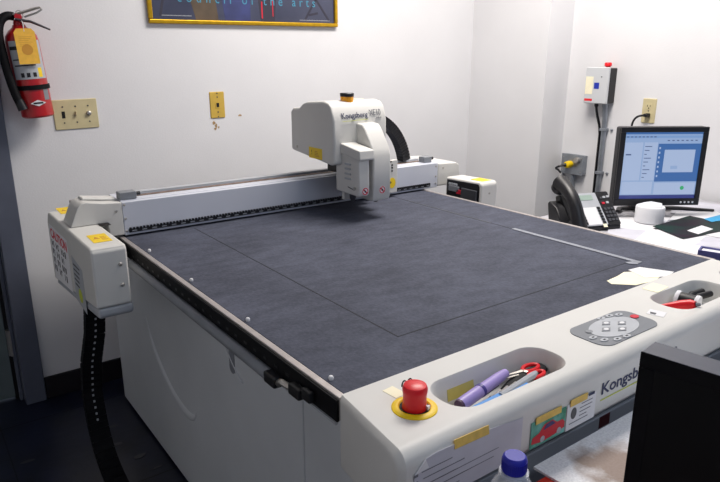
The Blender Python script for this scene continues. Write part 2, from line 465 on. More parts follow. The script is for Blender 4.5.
sheet('sticker', FZ(.045, -.07, T + .0002, .1), .022, .03, 'cream', mc, .0004)
# keypad
kp = obj('keypad', B().prism(rrect(.453, .638, -.157, -.068, .026, 8), T, T + .0014), 'kgrey', mc)
plab(kp, 'grey membrane keypad with arrow buttons')
obj('arrow_field', B().prism([(.546 + .064 * math.cos(t), -.112 + .034 * math.sin(t)) for t in [i * PI / 20 for i in range(40)]], T + .0014, T + .0022), 'lgrey', kp)
for dx, dy, a in ((-.026, .0, 0), (.026, 0, 0), (0, .017, 0), (0, -.017, 0)):
    c = (.546 + dx, -.112 + dy)
    bt = obj('arrow_button', B().prism([(c[0] - .014, c[1]), (c[0], c[1] - .0085), (c[0] + .014, c[1]), (c[0], c[1] + .0085)], T + .0022, T + .0032), 'mgrey', kp)
    obj('arrow_mark', B().prism(circ(c[0], c[1], .006, 12, .004), T + .0032, T + .0037), 'paper', bt)
for cx, cy in ((.470, -.118), (.478, -.136), (.5, -.148), (.526, -.1505), (.560, -.0745), (.585, -.0765), (.606, -.084)):
    bt = obj('button', B().prism(circ(cx, cy, .0098, 16, .0055), T + .0014, T + .0028), 'lgrey', kp)
    obj('button_mark', B().box(cx - .003, cx + .003, cy - .0015, cy + .0015, T + .0028, T + .0032), 'ink', bt)
plab(obj('button', B().prism(circ(.622, -.108, .010, 16, .0075), T + .0014, T + .003), 'redink', kp), 'round red button')
obj('button', B().prism(circ(.487, -.098, .008, 16, .006), T + .0022, T + .0028), 'mgrey', kp)
tg = sheet('sticker', FZ(.668, -.142, T + .0002, .28), .03, .032, 'paper', mc, .0005)
obj('print', B(FZ(.668, -.142, T + .0007, .28)).prism([(.004, .016), (.014, .016), (.014, .028), (.004, .026)], 0, .0003), 'dgrey', tg)
# lettering on the console front
f = FY(.397, -.1905, .803)
text('lettering', 'Kongsberg', 'navy', mc, f, .16, .029, bold=.012)
text('lettering', 'XE10', 'inkgrey', mc, FY(.568, -.1905, .806), .072, .021)
obj('lettering_line', B(FY(.396, -.1905, .7915)).box(0, .245, 0, .0018, 0, .0005), 'olive', mc)

# ---- gantry
b = B()
b.box(0, 1.232, 1.112, 1.13, .855, .953)                 # front plate
b.box(0, 1.232, 1.13, 1.245, .87, .955)
bm_ = obj('gantry_beam', b, 'beam', mc, bevel=.002)
obj('rail_slot', B().box(.03, 1.2, 1.166, 1.186, .955, .9565), 'rust', bm_)
obj('top_rail', B().box(.03, 1.2, 1.192, 1.215, .955, .963), 'lgrey', bm_, bevel=.001)
b = B(); b.box(.012, 1.19, 1.107, 1.112, .863, .872)
for i in range(118): b.box(.014 + i * .01, .019 + i * .01, 1.106, 1.112, .872, .877)
rk = obj('rack', b, 'black', bm_)
b = B()
for i in range(40): b.box(.02 + i * .0295, .034 + i * .0295, 1.1064, 1.107, .8655, .8695)
obj('rack_teeth', b, 'mgrey', rk)
for x, z in ((.006, .945), (.006, .905), (.006, .868), (1.222, .94), (1.222, .9), (1.222, .872)):
    obj('screw', B().lathe([(.0035, 0), (.0035, .0015), (.002, .0025), (0, .0026)], F((x, 1.112, z), (1, 0, 0), (0, 0, 1)), 10), 'steel', bm_)
for x0, x1 in ((.0, .05), (1.175, 1.215)):
    sb = obj('sensor_block', B().box(x0, x1, 1.13, 1.165, .9555, .978), 'mgrey', mc, bevel=.003)
    obj('sensor_plug', B().tube([(x1 - .004, 1.14, .969), (x1 + .012, 1.14, .969)], .006, 10), 'black', sb)
# left end cover, extruded front to back
cp = [(-.0005, .858), (-.0005, .953), (-.05, .957), (-.098, .965), (-.112, .961), (-.122, .948), (-.142, .903), (-.142, .9), (-.045, .9), (-.04, .858)]
cov = obj('end_cover', B().prism(cp, -1.205, -1.112, F((0, 0, 0), (1, 0, 0), (0, 0, 1))), 'white', mc, bevel=.014, seg=4)
obj('screw', B().lathe([(.004, 0), (.004, .0015), (0, .0025)], F((-.018, 1.112, .93), (1, 0, 0), (0, 0, 1)), 10), 'steel', cov)
b = B(); b.prism([(-.1, .9645), (-.004, .9525), (-.004, .960), (-.096, .972)], -1.195, -1.15, F((0, 0, 0), (1, 0, 0), (0, 0, 1)))
obj('cover_ridge', b, 'white', cov, bevel=.004)
cp = [(1.2325, .858), (1.2325, .951), (1.335, .946), (1.352, .936), (1.358, .9), (1.358, .858)]
cov2 = obj('end_cover', B().prism(cp, -1.34, -1.112, F((0, 0, 0), (1, 0, 0), (0, 0, 1))), 'white', mc, bevel=.006, seg=3)
obj('screw', B().lathe([(.004, 0), (.004, .0015), (0, .0025)], F((1.262, 1.112, .93), (1, 0, 0), (0, 0, 1)), 10), 'steel', cov2)
# left drive box hanging outside the bed
fx = F((0, 0, 0), (0, 1, 0), (0, 0, 1))          # prism in (y,z), extruded along +x
sidep = [(.865, .742), (1.385, .678), (1.385, .865), (1.36, .899), (.875, .899), (.865, .89)]
db = obj('drive_box', B().prism(sidep, -.155, -.067, fx), 'white', mc, bevel=.016, seg=4)
lip = [(.866, .718), (.88, .710), (1.37, .662), (1.38, .676), (.866, .741)]
obj('drive_box_tray', B().prism(lip, -.151, -.063, fx), 'lgrey', mc, bevel=.008, seg=3)
for z in (.85, .795):
    obj('screw', B().lathe([(.005, 0), (.005, .002), (.003, .004), (0, .0045)], F((-.087, .865, z), (1, 0, 0), (0, 0, 1)), 12), 'steel', db)
for y, x in ((.92, -.131), (1.305, -.127)):
    lb = sheet('warning_label', FZ(x, y, .8995, -.02), .046, .085 if y < 1 else .09, 'ylabel', db, .0004)
    obj('label_print', B(FZ(x + .008, y + .035, .8999)).prism([(0, 0), (.016, 0), (.008, .024)], 0, .0003), 'tagink', lb)
    b = B(FZ(x + .027, y + .02, .8999))
    for k in range(4): b.box(0, .014 - .002 * (k % 2), k * .01, k * .01 + .004, 0, .0003)
    obj('label_print', b, 'tagink', lb)
obj('cover_gap', B().box(-.072, -.043, 1.085, 1.115, .8995, .9005), 'hole', cov)
# notice on its outer face
f = FXn(-.1552, 1.362, .655)
nt_ = obj('caution_sticker', B(f).prism([(0, .034), (.0, .208), (.235, .208), (.235, .054)], 0, .0005), 'paper', db)
text('sticker_print', 'CAUTION', 'redink', nt_, FXn(-.1557, 1.347, .826), .21, .03, .0004, bold=.025)
for z, n_ in ((.143, 9), (.116, 8), (.09, 9), (.065, 8)):        # the smaller lines are too blurred to read: heavy letter-like strokes
    x = 0; b = B(FXn(-.1557, 1.347, .655))
    for k in range(n_):
        w = random.uniform(.011, .019); t = .005
        if k not in (2, 5):
            b.box(x, x + t, z, z + .019, 0, .0004)
            if random.random() < .7: b.box(x + t, x + w - .004, z + .014, z + .019, 0, .0004)
            if random.random() < .5: b.box(x + t, x + w - .004, z, z + .005, 0, .0004)
            if random.random() < .5: b.box(x + w - .008, x + w - .004, z + .005, z + .014, 0, .0004)
        x += w + .006
    obj('sticker_print', b, 'ink', nt_)
f = FXn(-.1552, 1.09, .7)
st2 = obj('small_sticker', B(f).prism([(0, .0), (0, .13), (.11, .115), (.11, -.01)], 0, .0004), 'lgrey', db)
b = B(FXn(-.1556, 1.08, .7))
for i in range(5): b.box(0, .07 - .006 * i, .105 - i * .014, .11 - i * .014, 0, .0003)
obj('sticker_print', b, 'dgrey', st2)
obj('sticker_mark', B(FXn(-.1556, 1.03, .7)).prism(circ(0, .028, .02, 14), 0, .0004), 'olive', st2)
# right drive box: white shell open towards the bed
sh = [(.888, .76), (1.08, .76), (1.08, .9), (.898, .905), (.888, .895)]
rb = obj('drive_box', B().prism(sh, 1.2475, 1.335, fx), 'white', mc, bevel=.008, seg=3)
obj('motor_recess', B().prism([(.898, .765), (1.07, .765), (1.07, .892), (.905, .896), (.898, .888)], 1.2455, 1.2474, fx), 'black', rb)
obj('motor_block', B().box(1.236, 1.246, .905, .985, .79, .872), 'dgrey', rb, bevel=.003)
obj('relay', B().box(1.2385, 1.246, 1.0, 1.055, .85, .872), 'mgrey', rb, bevel=.002)
obj('relay', B().box(1.2385, 1.246, .99, 1.01, .845, .86), 'redink', rb)
for i in range(4): obj('terminal', B().box(1.240, 1.246, 1.012 + i * .012, 1.02 + i * .012, .874, .882), 'lgrey', rb)
lb = sheet('warning_label', FZ(1.268, .905, .9042, .0), .05, .06, 'ylabel', rb, .0015)
obj('screw', B().lathe([(.004, 0), (.004, .0015), (0, .0025)], F((1.292, .888, .86), (1, 0, 0), (0, 0, 1)), 10), 'steel', rb)
# ---- carriage
hp = [(1.205, 1.045), (1.205, 1.178), (1.19, 1.189), (1.15, 1.192), (1.125, 1.207), (1.1, 1.214), (1.0, 1.221), (.972, 1.216), (.957, 1.203), (.942, 1.162), (.94, 1.1), (.94, 1.025), (.96, 1.020)]
hd = obj('carriage_housing', B().prism(hp, .618, .832, fx), 'white', mc, bevel=.008, seg=3)
obj('carriage_plate', B().box(.66, .818, .945, .96, .905, 1.03), 'white', mc, bevel=.004)
obj('carriage_body', B().box(.742, .815, .961, 1.1, .9, 1.025), 'black', mc, bevel=.003)
obj('bearing_block', B().box(.742, .83, 1.1, 1.165, .966, 1.03), 'black', mc)
obj('right_plate', B().box(.86, 1.002, 1.085, 1.1, .866, .99), 'white', mc, bevel=.003)
obj('carriage_arm', B().box(.8, .86, 1.04, 1.1, .9, .98), 'beam', mc, bevel=.002)
for x, z in ((.955, .985), (.968, .985), (.975, .972), (.975, .962), (.975, .95), (.958, .932)):
    obj('screw', B().lathe([(.0035, 0), (.0035, .0015), (0, .0022)], F((x, 1.085, z), (1, 0, 0), (0, 0, 1)), 10), 'ink', mc)
yd = obj('laser_label', B(F((.976, 1.0845, .905), (1, 0, 0), (0, 0, 1))).prism(circ(0, 0, .016, 20, .02), 0, .0006), 'ylabel', mc)
obj('label_print', B(F((.968, 1.0838, .907), (1, 0, 0), (0, 0, 1))).prism([(-.004, -.004), (.005, -.002), (0, .006)], 0, .0003), 'ink', yd)
lb = obj('warning_label', B(FXn(.6178, 1.088, 1.032)).box(0, .08, 0, .036, 0, .0005), 'ylabel', mc)
text('label_print', '!', 'ink', lb, FXn(.6172, 1.072, 1.045), None, .015, .0003)
b = B(FXn(.6172, 1.052, 1.04))
for i in range(4): b.box(0, .028 - i * .004, i * .005, i * .005 + .002, 0, .0003)
obj('label_print', b, 'tagink', lb)
obj('screw', B().lathe([(.005, 0), (.005, .0015), (0, .0025)], FXn(.618, 1.165, 1.06), 10), 'steel', mc)
# tool heads
tp = [(.975, .935), (.975, 1.085), (.95, 1.092), (.855, 1.08), (.848, 1.07), (.845, .95), (.85, .932)]
t1 = obj('tool_head', B().prism(tp, .648, .690, fx), 'white', mc, bevel=.006, seg=3)
obj('tool_cap', B().prism([(.955, 1.058), (.952, 1.094), (.84, 1.078), (.836, 1.05), (.842, 1.046), (.93, 1.06)], .644, .702, fx), 'white', t1, bevel=.005, seg=3)
for i in range(4):
    obj('vent_rib', B().prism(rrect(-.016, .016, -.003, .003, .0028), 0, .003, F((.648, .905, 1.03 - i * .0155), (0, -1, 0), (0, 0, 1))), 'lgrey', t1)
obj('clamp_screw', B().tube([(.649, .868, .957), (.643, .868, .957)], .005, 12), 'steel', t1)
obj('clamp_lever', B().tube([(.6475, .905, .957), (.6475, .87, .951)], .0015, 6), 'dgrey', t1)
tp = [(.96, .912), (.96, 1.15), (.945, 1.152), (.912, 1.149), (.895, 1.132), (.858, 1.078), (.85, 1.055), (.849, 1.0), (.85, .922), (.858, .908)]
t2 = obj('tool_head', B().prism(tp, .707, .778, fx), 'white', mc, bevel=.006, seg=3)
obj('clamp_screw', B().tube([(.708, .875, .955), (.699, .875, .955)], .006, 12), 'black', t2)
obj('clamp_screw', B().tube([(.69, .862, .955), (.697, .862, .955)], .004, 12), 'black', t1)
for tt, x, y, z in ((t1, .671, .8448, .949), (t2, .743, .8498, .945)):
    f = FY(x, y, z)
    s_ = obj('stop_sticker', B(f).prism(circ(0, 0, .0125, 24), 0, .0005), 'paper', tt)
    b = B(); b.ring(.0085, .0115, .0005, .0009, f, 24); b.prism([(-.009, .006), (-.006, .009), (.009, -.006), (.006, -.009)], .0005, .0009, f)
    obj('sticker_print', b, 'redink', tt)
    obj('sticker_print', B(f).prism(circ(0, 0, .0035, 10), .0009, .0011), 'ink', tt)
obj('tool_nozzle', B().lathe([(.006, 0), (.012, .008), (.014, .02)], Matrix.Translation((.756, .9, .895)), 14), 'steel', t2)
obj('tool_nozzle', B().lathe([(.004, 0), (.010, .012), (.012, .03)], Matrix.Translation((.67, .91, .905)), 14), 'dgrey', t1)
# beacon on top
f = Matrix.Translation((.706, .992, 1.2)) @ Matrix.Scale(.86, 4)
bc = obj('beacon', B().lathe([(.027, 0), (.027, .012), (.0245, .015), (.0255, .034), (.025, .038)], f, 24), 'amber', mc)
plab(bc, 'amber warning light with a black cap')
obj('beacon_cap', B().lathe([(.0262, .038), (.0265, .049), (.0245, .051), (0, .052)], f, 24), 'black', bc)
obj('top_strap', B().box(.745, .78, 1.0, 1.015, 1.2205, 1.223), 'cream', mc, bevel=.002)
# lettering above the tools: follows the forehead slope of the housing
fo = F((.652, .9424, 1.167), (1, 0, .02), (0, .335, .942))
text('lettering', 'Kongsberg', 'navy', mc, fo, .102, .0245, .0007)
text('lettering', 'XE10', 'inkgrey', mc, F((.762, .9435, 1.172), (1, 0, .03), (0, .305, .952)), .046, .020, .0012)
text('lettering', 'esko', 'inkgrey', mc, F((.786, .9407, 1.163), (1, 0, .03), (0, .305, .952)), .022, .005, .0012)
obj('lettering_line', B(F((.652, .9392, 1.1585), (1, 0, .03), (0, .305, .952))).box(0, .1, 0, .001, 0, .0012), 'olive', mc)
# cable chain arching from the carriage down to the beam
path = bez((.92, 1.19, 1.15), (1.02, 1.19, 1.14), (1.1, 1.19, 1.07), (1.12, 1.19, .965), 26)
b = B()
for i in range(len(path) - 1):
    p, q = path[i], path[i + 1]; t = (q - p).normalized(); f = F(p, t, Vector((0, 0, 1)).cross(t) if False else t.cross(Vector((0, -1, 0))))
    L = (q - p).length
    b.box(0, L * .86, -.018, .018, -.02, .02, f); b.box(L * .8, L * 1.05, -.016, .016, -.017, .017, f)
obj('cable_chain', b, 'black', mc)
# cable chain from the drive box down to the floor
path = [Vector((-.062, 1.3, .66)), Vector((-.066, 1.3, .6)), Vector((-.076, 1.3, .5)), Vector((-.098, 1.3, .4)), Vector((-.108, 1.295, .3)), Vector((-.108, 1.27, .2))] + bez((-.108, 1.27, .2), (-.105, 1.23, .06), (-.1, 1.12, .022), (-.09, .95, .022), 10)[1:] + [Vector((-.07, .8, .022)), Vector((-.04, .6, .022)), Vector((0, .4, .022))]
b = B(); holes = {-1: B(), 1: B()}
for i in range(len(path) - 1):
    p, q = path[i], path[i + 1]; L = (q - p).length; k = max(1, round(L / .022)); t = (q - p).normalized(); f = F(p, t, (1, 0, 0))
    for j in range(k):
        s = L / k
        b.box(j * s, j * s + s * .88, -.03, .03, -.014, .014, f); b.box(j * s, j * s + s, -.026, .026, -.011, .011, f)
        if p.z > .25:
            for g in (-1, 1):
                holes[g].box(j * s + s * .25, j * s + s * .6, -.003, .003, g * .0142 - .0004, g * .0142 + .0004, f)
cc = obj('cable_chain', b, 'jet', mc)
obj('bracket_shadow_block', B().box(-.062, -.028, 1.03, 1.2, .69, .845), 'jet', mc, bevel=.003)  # black block put in for the dark shadow and bracket beside the drive box
for g in (-1, 1): obj('hole_row', holes[g], 'lgrey', cc)

# ------------------------------------------------------------------ things on and at the machine
r = thing('square_ruler', 'thin grey metal L-shaped ruler lying on the dark bed near the desk side', 'ruler', (.985, .3, BZ))
obj('blade', B().box(.977, .993, .092, .509, BZ + .0003, BZ + .0022), 'ruler', r, bevel=.0004)
obj('foot', B().prism([(.952, .105), (.955, .117), (.980, .110), (.980, .092), (.965, .09)], BZ + .0003, BZ + .0022), 'ruler', r, bevel=.0004)
tag(obj('paper_label', B(FZ(.838, -.004, BZ + .0004, .05)).prism([(-.015, .012), (-.052, .052), (-.04, .07), (.01, .072), (.05, .078), (.075, .062), (.088, .066), (.102, .05), (.085, .005), (.05, -.0)], 0, .0006), 'cream', origin=(.87, .02, BZ)), 'cream paper label lying on the bed edge beside the white one', 'paper')
tag(obj('paper_label', B(FZ(.908, -.002, BZ + .0012, .12)).prism([(-.02, .026), (.008, .080), (.05, .07), (.075, -.003), (.03, -.006)], 0, .0006), 'paper', origin=(.93, .02, BZ)), 'bright white paper label lying on the bed edge beside the cream one', 'paper')
b = B(F((.802, -.006, T + .0004), (1, 0, 0), (0, -1, 0)).copy()); b = B(FZ(.79, -.062, T + .0003, .1)); b.box(0, .055, 0, .035, 0, .0006)
tp_ = tag(obj('masking_tape', b, 'cream', origin=(.81, -.05, T)), 'cream masking tape piece stuck at the back rim of the tray with the roll', 'tape')
# long paper taped to the console front
def fpaper(name, x0, z0, w, h, m_, label, cat, poly=None):
    f = FY(x0, -.1909, z0)
    o = thing(name, label, cat, (x0 + w / 2, -.191, z0))
    obj('sheet', B(f).prism(poly or [(0, 0), (w, 0), (w, h), (0, h)], 0, .0006), m_, o)
    return o
o = fpaper('taped_note', -.035, .768, .226, .08, 'paperoff', 'large creased paper with grey print taped on the console front behind the bottle', 'paper', [(.008, 0), (.226, 0), (.226, .067), (.15, .075), (.05, .079), (.03, .076), (.012, .06)])
obj('folded_corner', B(FY(-.035, -.1917, .768)).prism([(.012, .06), (.03, .076), (.036, .062)], 0, .001), 'paper', o)
b = B(FY(-.035, -.1916, .768))
for i in range(5): b.box(.024 + .003 * i, .08 + .004 * i + .02 * (i % 2), .058 - i * .011, .0592 - i * .011, 0, .0003)
b.box(.045, .175, .036, .037, 0, .0003); b.box(.065, .165, .025, .026, 0, .0003)
for i in range(5): b.box(.011, .018, .055 - i * .011, .059 - i * .011, 0, .0003)
obj('print', b, 'inkgrey', o)
obj('tape', B(F((.048, -.1918, .8385), (1, 0, -.03), (0, .18, 1))).box(0, .068, 0, .013, 0, .0012), 'tape', o)
o = fpaper('car_postcard', .213, .77, .086, .046, 'green', 'small colour card with a red car taped on the console front', 'card')
f = FY(.213, -.1916, .77)
obj('car_picture', B(f).prism([(.003, .008), (.004, .018), (.02, .022), (.032, .033), (.052, .035), (.064, .026), (.078, .026), (.084, .02), (.084, .01), (.06, .006), (.03, .004)], 0, .0004), 'carred', o)
obj('car_window', B(f).prism([(.03, .024), (.036, .032), (.051, .0335), (.06, .026)], .0004, .0007), 'glassdark', o)
for x in (.029, .07): obj('car_wheel', B(f).prism(circ(x, .009, .0055, 14), .0004, .0008), 'lgrey', o)
obj('tape', B(F((.222, -.192, .811), (1, 0, 0), (0, 0, 1))).box(0, .062, 0, .012, 0, .001), 'tape', o)
o = fpaper('business_card', .302, .768, .078, .048, 'paper', 'white business card with a dark oval emblem taped left of the console lettering', 'card')
f = FY(.302, -.1915, .768)
obj('emblem', B(f).prism(circ(.018, .028, .0075, 18, .0105), 0, .0004), 'dgrey', o)
b = B(f)
for i, (x, w) in enumerate(((.038, .03), (.034, .034), (.034, .03), (.034, .02), (.008, .05))): b.box(x, x + w, .038 - i * .007, .0395 - i * .007, 0, .0003)
obj('print', b, 'inkgrey', o)
obj('blue_mark', B(f).box(.056, .072, .046, .051, 0, .0004), 'navy', o)
obj('tape', B(F((.308, -.192, .8115), (1, 0, 0), (0, 0, 1))).box(0, .045, 0, .012, 0, .001), 'tape', o)
# tools in the left tray
TB = T - .046
f0 = (.138, -.110, TB + .020); f1 = (.270, -.088, TB + .026)
o = thing('marker_pen', 'thick lilac marker pen with dark end lying in the left tray', 'pen', f0)
P0, P1 = Vector(f0), Vector(f1); dv = (P1 - P0).normalized(); L = (P1 - P0).length
fm = F(P0, Vector((0, 0, 1)).cross(dv), dv.cross(Vector((0, 0, 1)).cross(dv)))
obj('barrel', B().lathe([(.0095, .004), (.0104, .012), (.0104, .06), (.0098, .068), (.0094, L * .85), (.0075, L)], fm, 18), 'lilac', o)
obj('end_plug', B().lathe([(.0075, -.001), (.009, .0), (.0096, .0042)], fm, 18), 'purple', o)
obj('cap_band', B().ring(.0098, .0112, .056, .062, fm, 18), mat('band_purple', (70, 60, 140), .4), o)
obj('clip', B(fm).box(-.003, .003, -.0132, -.0112, .062, .11), 'dgrey', o)
o = tag(obj('plastic_strip', B(FZ(.125, -.149, TB + .026, .06)).box(0, .14, 0, .012, 0, .006), 'blue', bevel=.001, origin=(.19, -.14, TB + .026)), 'bright blue plastic strip along the front of the left tray', 'strip')
tag(obj('ballpoint_pen', B().tube([(.135, -.136, TB + .012), (.15, -.135, TB + .013), (.25, -.122, TB + .018), (.28, -.118, TB + .019)], [.002, .0055, .0055, .004], 10), 'steel', origin=(.2, -.13, TB + .01)), 'silver pen lying between the marker and the blue strip', 'pen')
tag(obj('hex_driver', B().tube([(.2, -.139, TB + .03), (.29, -.128, TB + .032), (.3, -.127, TB + .034)], [.005, .006, .004], 8), 'lgrey', origin=(.25, -.13, TB + .03)), 'pale grey tool handle resting on the blue strip end', 'tool')
tag(obj('utility_knife', B().tube([(.235, -.112, TB + .01), (.29, -.104, TB + .016), (.352, -.1, TB + .016)], [.006, .011, .009], 10, flat=(1.3, .8)), 'blackmat', origin=(.29, -.1, TB + .01)), 'black knife handle under the red scissors in the left tray', 'knife')
tag(obj('tool_case', B(FZ(.25, -.145, TB + .002, .02)).box(0, .09, 0, .03, 0, .016), 'black', bevel=.004, origin=(.29, -.13, TB)), 'black case at the right end of the left tray', 'case')
o = thing('scissors', 'scissors with red handles lying in the left tray', 'scissors', (.29, -.09, TB + .03))
b = B(FZ(.255, -.098, TB + .0225, -.08)); b.prism([(0, 0), (.05, -.005), (.05, .003)], 0, .0015); b.prism([(.0, .006), (.05, -.002), (.05, .006)], .002, .0035)
obj('blade', b, 'steel', o)
for cx, cy, z, ry in ((.322, -.098, .024, .009), (.314, -.117, .022, .008)):
    obj('handle', B().tube([(cx + .018 * math.cos(t), cy + ry * math.sin(t), TB + z) for t in [i * PI / 10 for i in range(20)]], .0036, 8, closed=True), 'red', o)
obj('pivot', B().lathe([(.004, 0), (.004, .003), (0, .004)], Matrix.Translation((.303, -.104, TB + .0235)), 12), 'steel', o)
tag(obj('sticky_note', B(F((.15, -.0745, TB + .006), (1, 0, 0), (0, .2, 1))).box(0, .06, 0, .02, 0, .0006), 'wood', origin=(.18, -.07, TB)), 'yellow paper scrap leaning on the back wall of the left tray', 'paper')
tag(obj('pencil_stub', B().tube([(.117, -.114, TB + .006), (.128, -.103, TB + .008), (.19, -.085, TB + .008)], [.0035, .004, .004], 8), 'yellow', origin=(.15, -.1, TB)), 'yellow pencil stub behind the lilac marker', 'pencil')
for k in range(5):
    x = .17 + k * .022 + random.uniform(-.004, .004)
    tag(obj('drill_bit', B().tube([(x, -.131 + .002 * k, TB + .024), (x + .024, -.124 + .001 * k, TB + .026)], .0028, 8), 'steel', origin=(x, -.13, TB + .024)), 'small shiny metal bit beside the blue strip in the left tray', 'bit', 'metal bits in the left tray')
# tools in the right tray
o = thing('craft_knife', 'red tapered knife handle lying along the front of the right tray', 'knife', (.77, -.115, T - .03))
obj('handle', B().tube([(.741, -.094, T - .008), (.752, -.104, T - .008), (.772, -.124, T - .004), (.778, -.14, T + .001), (.778, -.15, T + .004)], [.002, .006, .0105, .0105, .007], 14), 'red', o)
obj('ferrule', B().tube([(.778, -.15, T + .004), (.782, -.158, T + .0055)], [.005, .003], 10), 'mgrey', o)
P0 = Vector((.838, -.082, TB + .026)); P1 = Vector((.846, -.126, TB + .024)); dv = (P1 - P0).normalized()
fm = F(P0, Vector((0, 0, 1)).cross(dv), dv.cross(Vector((0, 0, 1)).cross(dv)))
o = thing('tape_spool', 'black spool with white ends lying in the right tray', 'spool', P0)
obj('core', B().lathe([(.0195, .006), (.0195, .036)], fm, 22), 'black', o)
for z0 in (-.004, .036):
    obj('flange', B().lathe([(.006, z0), (.0205, z0 + .001), (.0215, z0 + .005), (.0205, z0 + .0095)], fm, 22), 'paper', o)
o = thing('pliers', 'black handled pliers lying behind the white ended spool', 'pliers', (.88, -.09, TB + .01))
for s in (0, 1): obj('handle', B().tube([(.872, -.088 - .010 * s, TB + .02), (.9, -.084 - .016 * s, TB + .024), (.936, -.09 - .018 * s, TB + .026)], [.006, .008, .007], 10), 'black', o)
obj('jaw', B().tube([(.874, -.095, TB + .018), (.87, -.105, TB + .015), (.866, -.125, TB + .008)], [.009, .006, .003], 10), 'steel', o)
tag(obj('bit_holder', B().tube([(.872, -.138, TB + .012), (.92, -.126, TB + .012)], [.006, .008], 12), 'steel', origin=(.88, -.125, TB)), 'silver metal bit holder right of the spool in the right tray', 'tool')

# ------------------------------------------------------------------ back wall things
# fire extinguisher, leaning a little
fe = Matrix.Translation((-.056, 1.865, 1.145)) @ Matrix.Rotation(math.radians(-4.2), 4, 'Y')
ex = thing('fire_extinguisher', 'red fire extinguisher in a black strap hanging on the wall by the door', 'fire extinguisher', None, fe)
up = fe @ Matrix.Translation((0, 0, .038)); cy = obj('cylinder', B().lathe([(.048, 0), (.054, .006), (.054, .262), (.05, .282), (.038, .299), (.024, .309), (.02, .318)], fe, 36), 'redpaint', ex)
def wrap(name, z0, z1, a0, a1, r, m_, par, n=14):
    b = B(fe)
    P = [(r * math.sin(math.radians(a0 + (a1 - a0) * i / n)), -r * math.cos(math.radians(a0 + (a1 - a0) * i / n))) for i in range(n + 1)]
    Q = [(x * .992, y * .992) for x, y in P]
    b.prism(P + Q[::-1], z0, z1)
    return obj(name, b, m_, par)
wl = wrap('instruction_label', .135, .265, -65, 60, .0546, 'lgrey', cy)
wrap('instruction_print', .18, .184, -55, 20, .0549, 'ink', wl); wrap('instruction_print', .2, .204, -58, 0, .0549, 'ink', wl); wrap('instruction_print', .235, .247, -62, -10, .0549, 'ink', wl)
for a in (-38, -18, 4): wrap('pictogram', .142, .157, a, a + 12, .0549, 'ink', wl, 4)
wrap('yellow_patch', .14, .172, 24, 40, .0549, 'ylabel', wl, 4)
wrap('barcode_label', .06, .098, 28, 52, .0546, 'mgrey', cy, 5)
f = fe @ F((0, -.0543, .052), (1, 0, 0), (0, 0, 1))
em = obj('diamond_emblem', B(f).prism([(-.026, 0), (0, -.011), (.026, 0), (0, .011)], 0, .0025), 'paper', cy)
obj('emblem_print', B(f).prism([(-.016, -.003), (.016, -.003), (.016, .003), (-.016, .003)], .0025, .003), 'ink', em)
b = B(); b.ring(.0545, .0585, .098, .114, fe, 36); b.box(-.02, .02, .05, .066, .0, .25, fe); b.tube([(-.056, -.0, .106), (-.064, .0, .106)], .008, 8, fe)
obj('strap', b, 'jet', ex)
obj('valve', B(up).lathe([(.02, .278), (.022, .292), (.016, .296), (.017, .324), (.013, .335), (.006, .338), (0, .338)], fe, 18), 'redpaint', ex)
b = B(up); b.tube([(-.012, -.01, .312), (.02, -.02, .32), (.06, -.03, .331), (.074, -.032, .333)], [.007, .0075, .007, .005], 8, flat=(1.6, .7)); b.tube([(.074, -.032, .333), (.078, -.033, .326), (.06, -.03, .316), (.02, -.02, .304)], .0035, 8)
obj('carry_lever', b, 'steel', ex)
obj('squeeze_lever', B(up).tube([(-.01, -.018, .298), (.035, -.028, .288), (.092, -.036, .258)], [.009, .008, .005], 8, flat=(1.5, .6)), 'dgrey', ex)
obj('pull_pin', B(up).tube([(0.005 + .012 * math.cos(t), -.022, .312 + .014 * math.sin(t)) for t in [i * PI / 8 for i in range(16)]], .0015, 6, closed=True), 'steel', ex)
obj('gauge', B(up).lathe([(.012, 0), (.012, .006), (0, .007)], up @ F((0, -.018, .306), (1, 0, 0), (0, 0, 1)), 16), 'redpaint', ex)
obj('hose', B(up).tube(bez((-.012, 0, .308), (-.045, -.01, .32), (-.074, -.01, .29), (-.073, -.02, .21)) + bez((-.073, -.02, .21), (-.074, -.03, .13), (-.068, -.034, .06), (-.057, -.038, .02), 8)[1:], .0145, 12), 'jet', ex)
obj('nozzle', B(up).tube([(-.058, -.037, .03), (-.05, -.04, -.005)], [.015, .017], 12), 'black', ex)
ft = fe @ F((-.034, -.066, .195), (1, 0, -.03), (0.0, .06, 1))
tgo = thing('inspection_tag', 'yellow inspection tag tied to the fire extinguisher', 'tag', None, Matrix.Translation(ft.translation))
obj('card', B(ft).prism([(0, -.008), (.066, -.008), (.066, .098), (.056, .11), (.01, .11), (0, .098)], 0, .0008), 'tagyel', tgo)
b = B(ft)
for i in range(6): b.box(.012, .054 - (i % 3) * .006, .082 - i * .006, .0832 - i * .006, .0008, .0011)
b.prism(circ(.033, .04, .018, 18), .0008, .0011)
obj('print', b, 'tagink', tgo)
obj('tie', B(ft).tube([(.033, .1, .001), (.035, .125, -.003), (.036, .134, -.016), (.036, .138, -.026)], .0014, 6), 'paper', tgo)

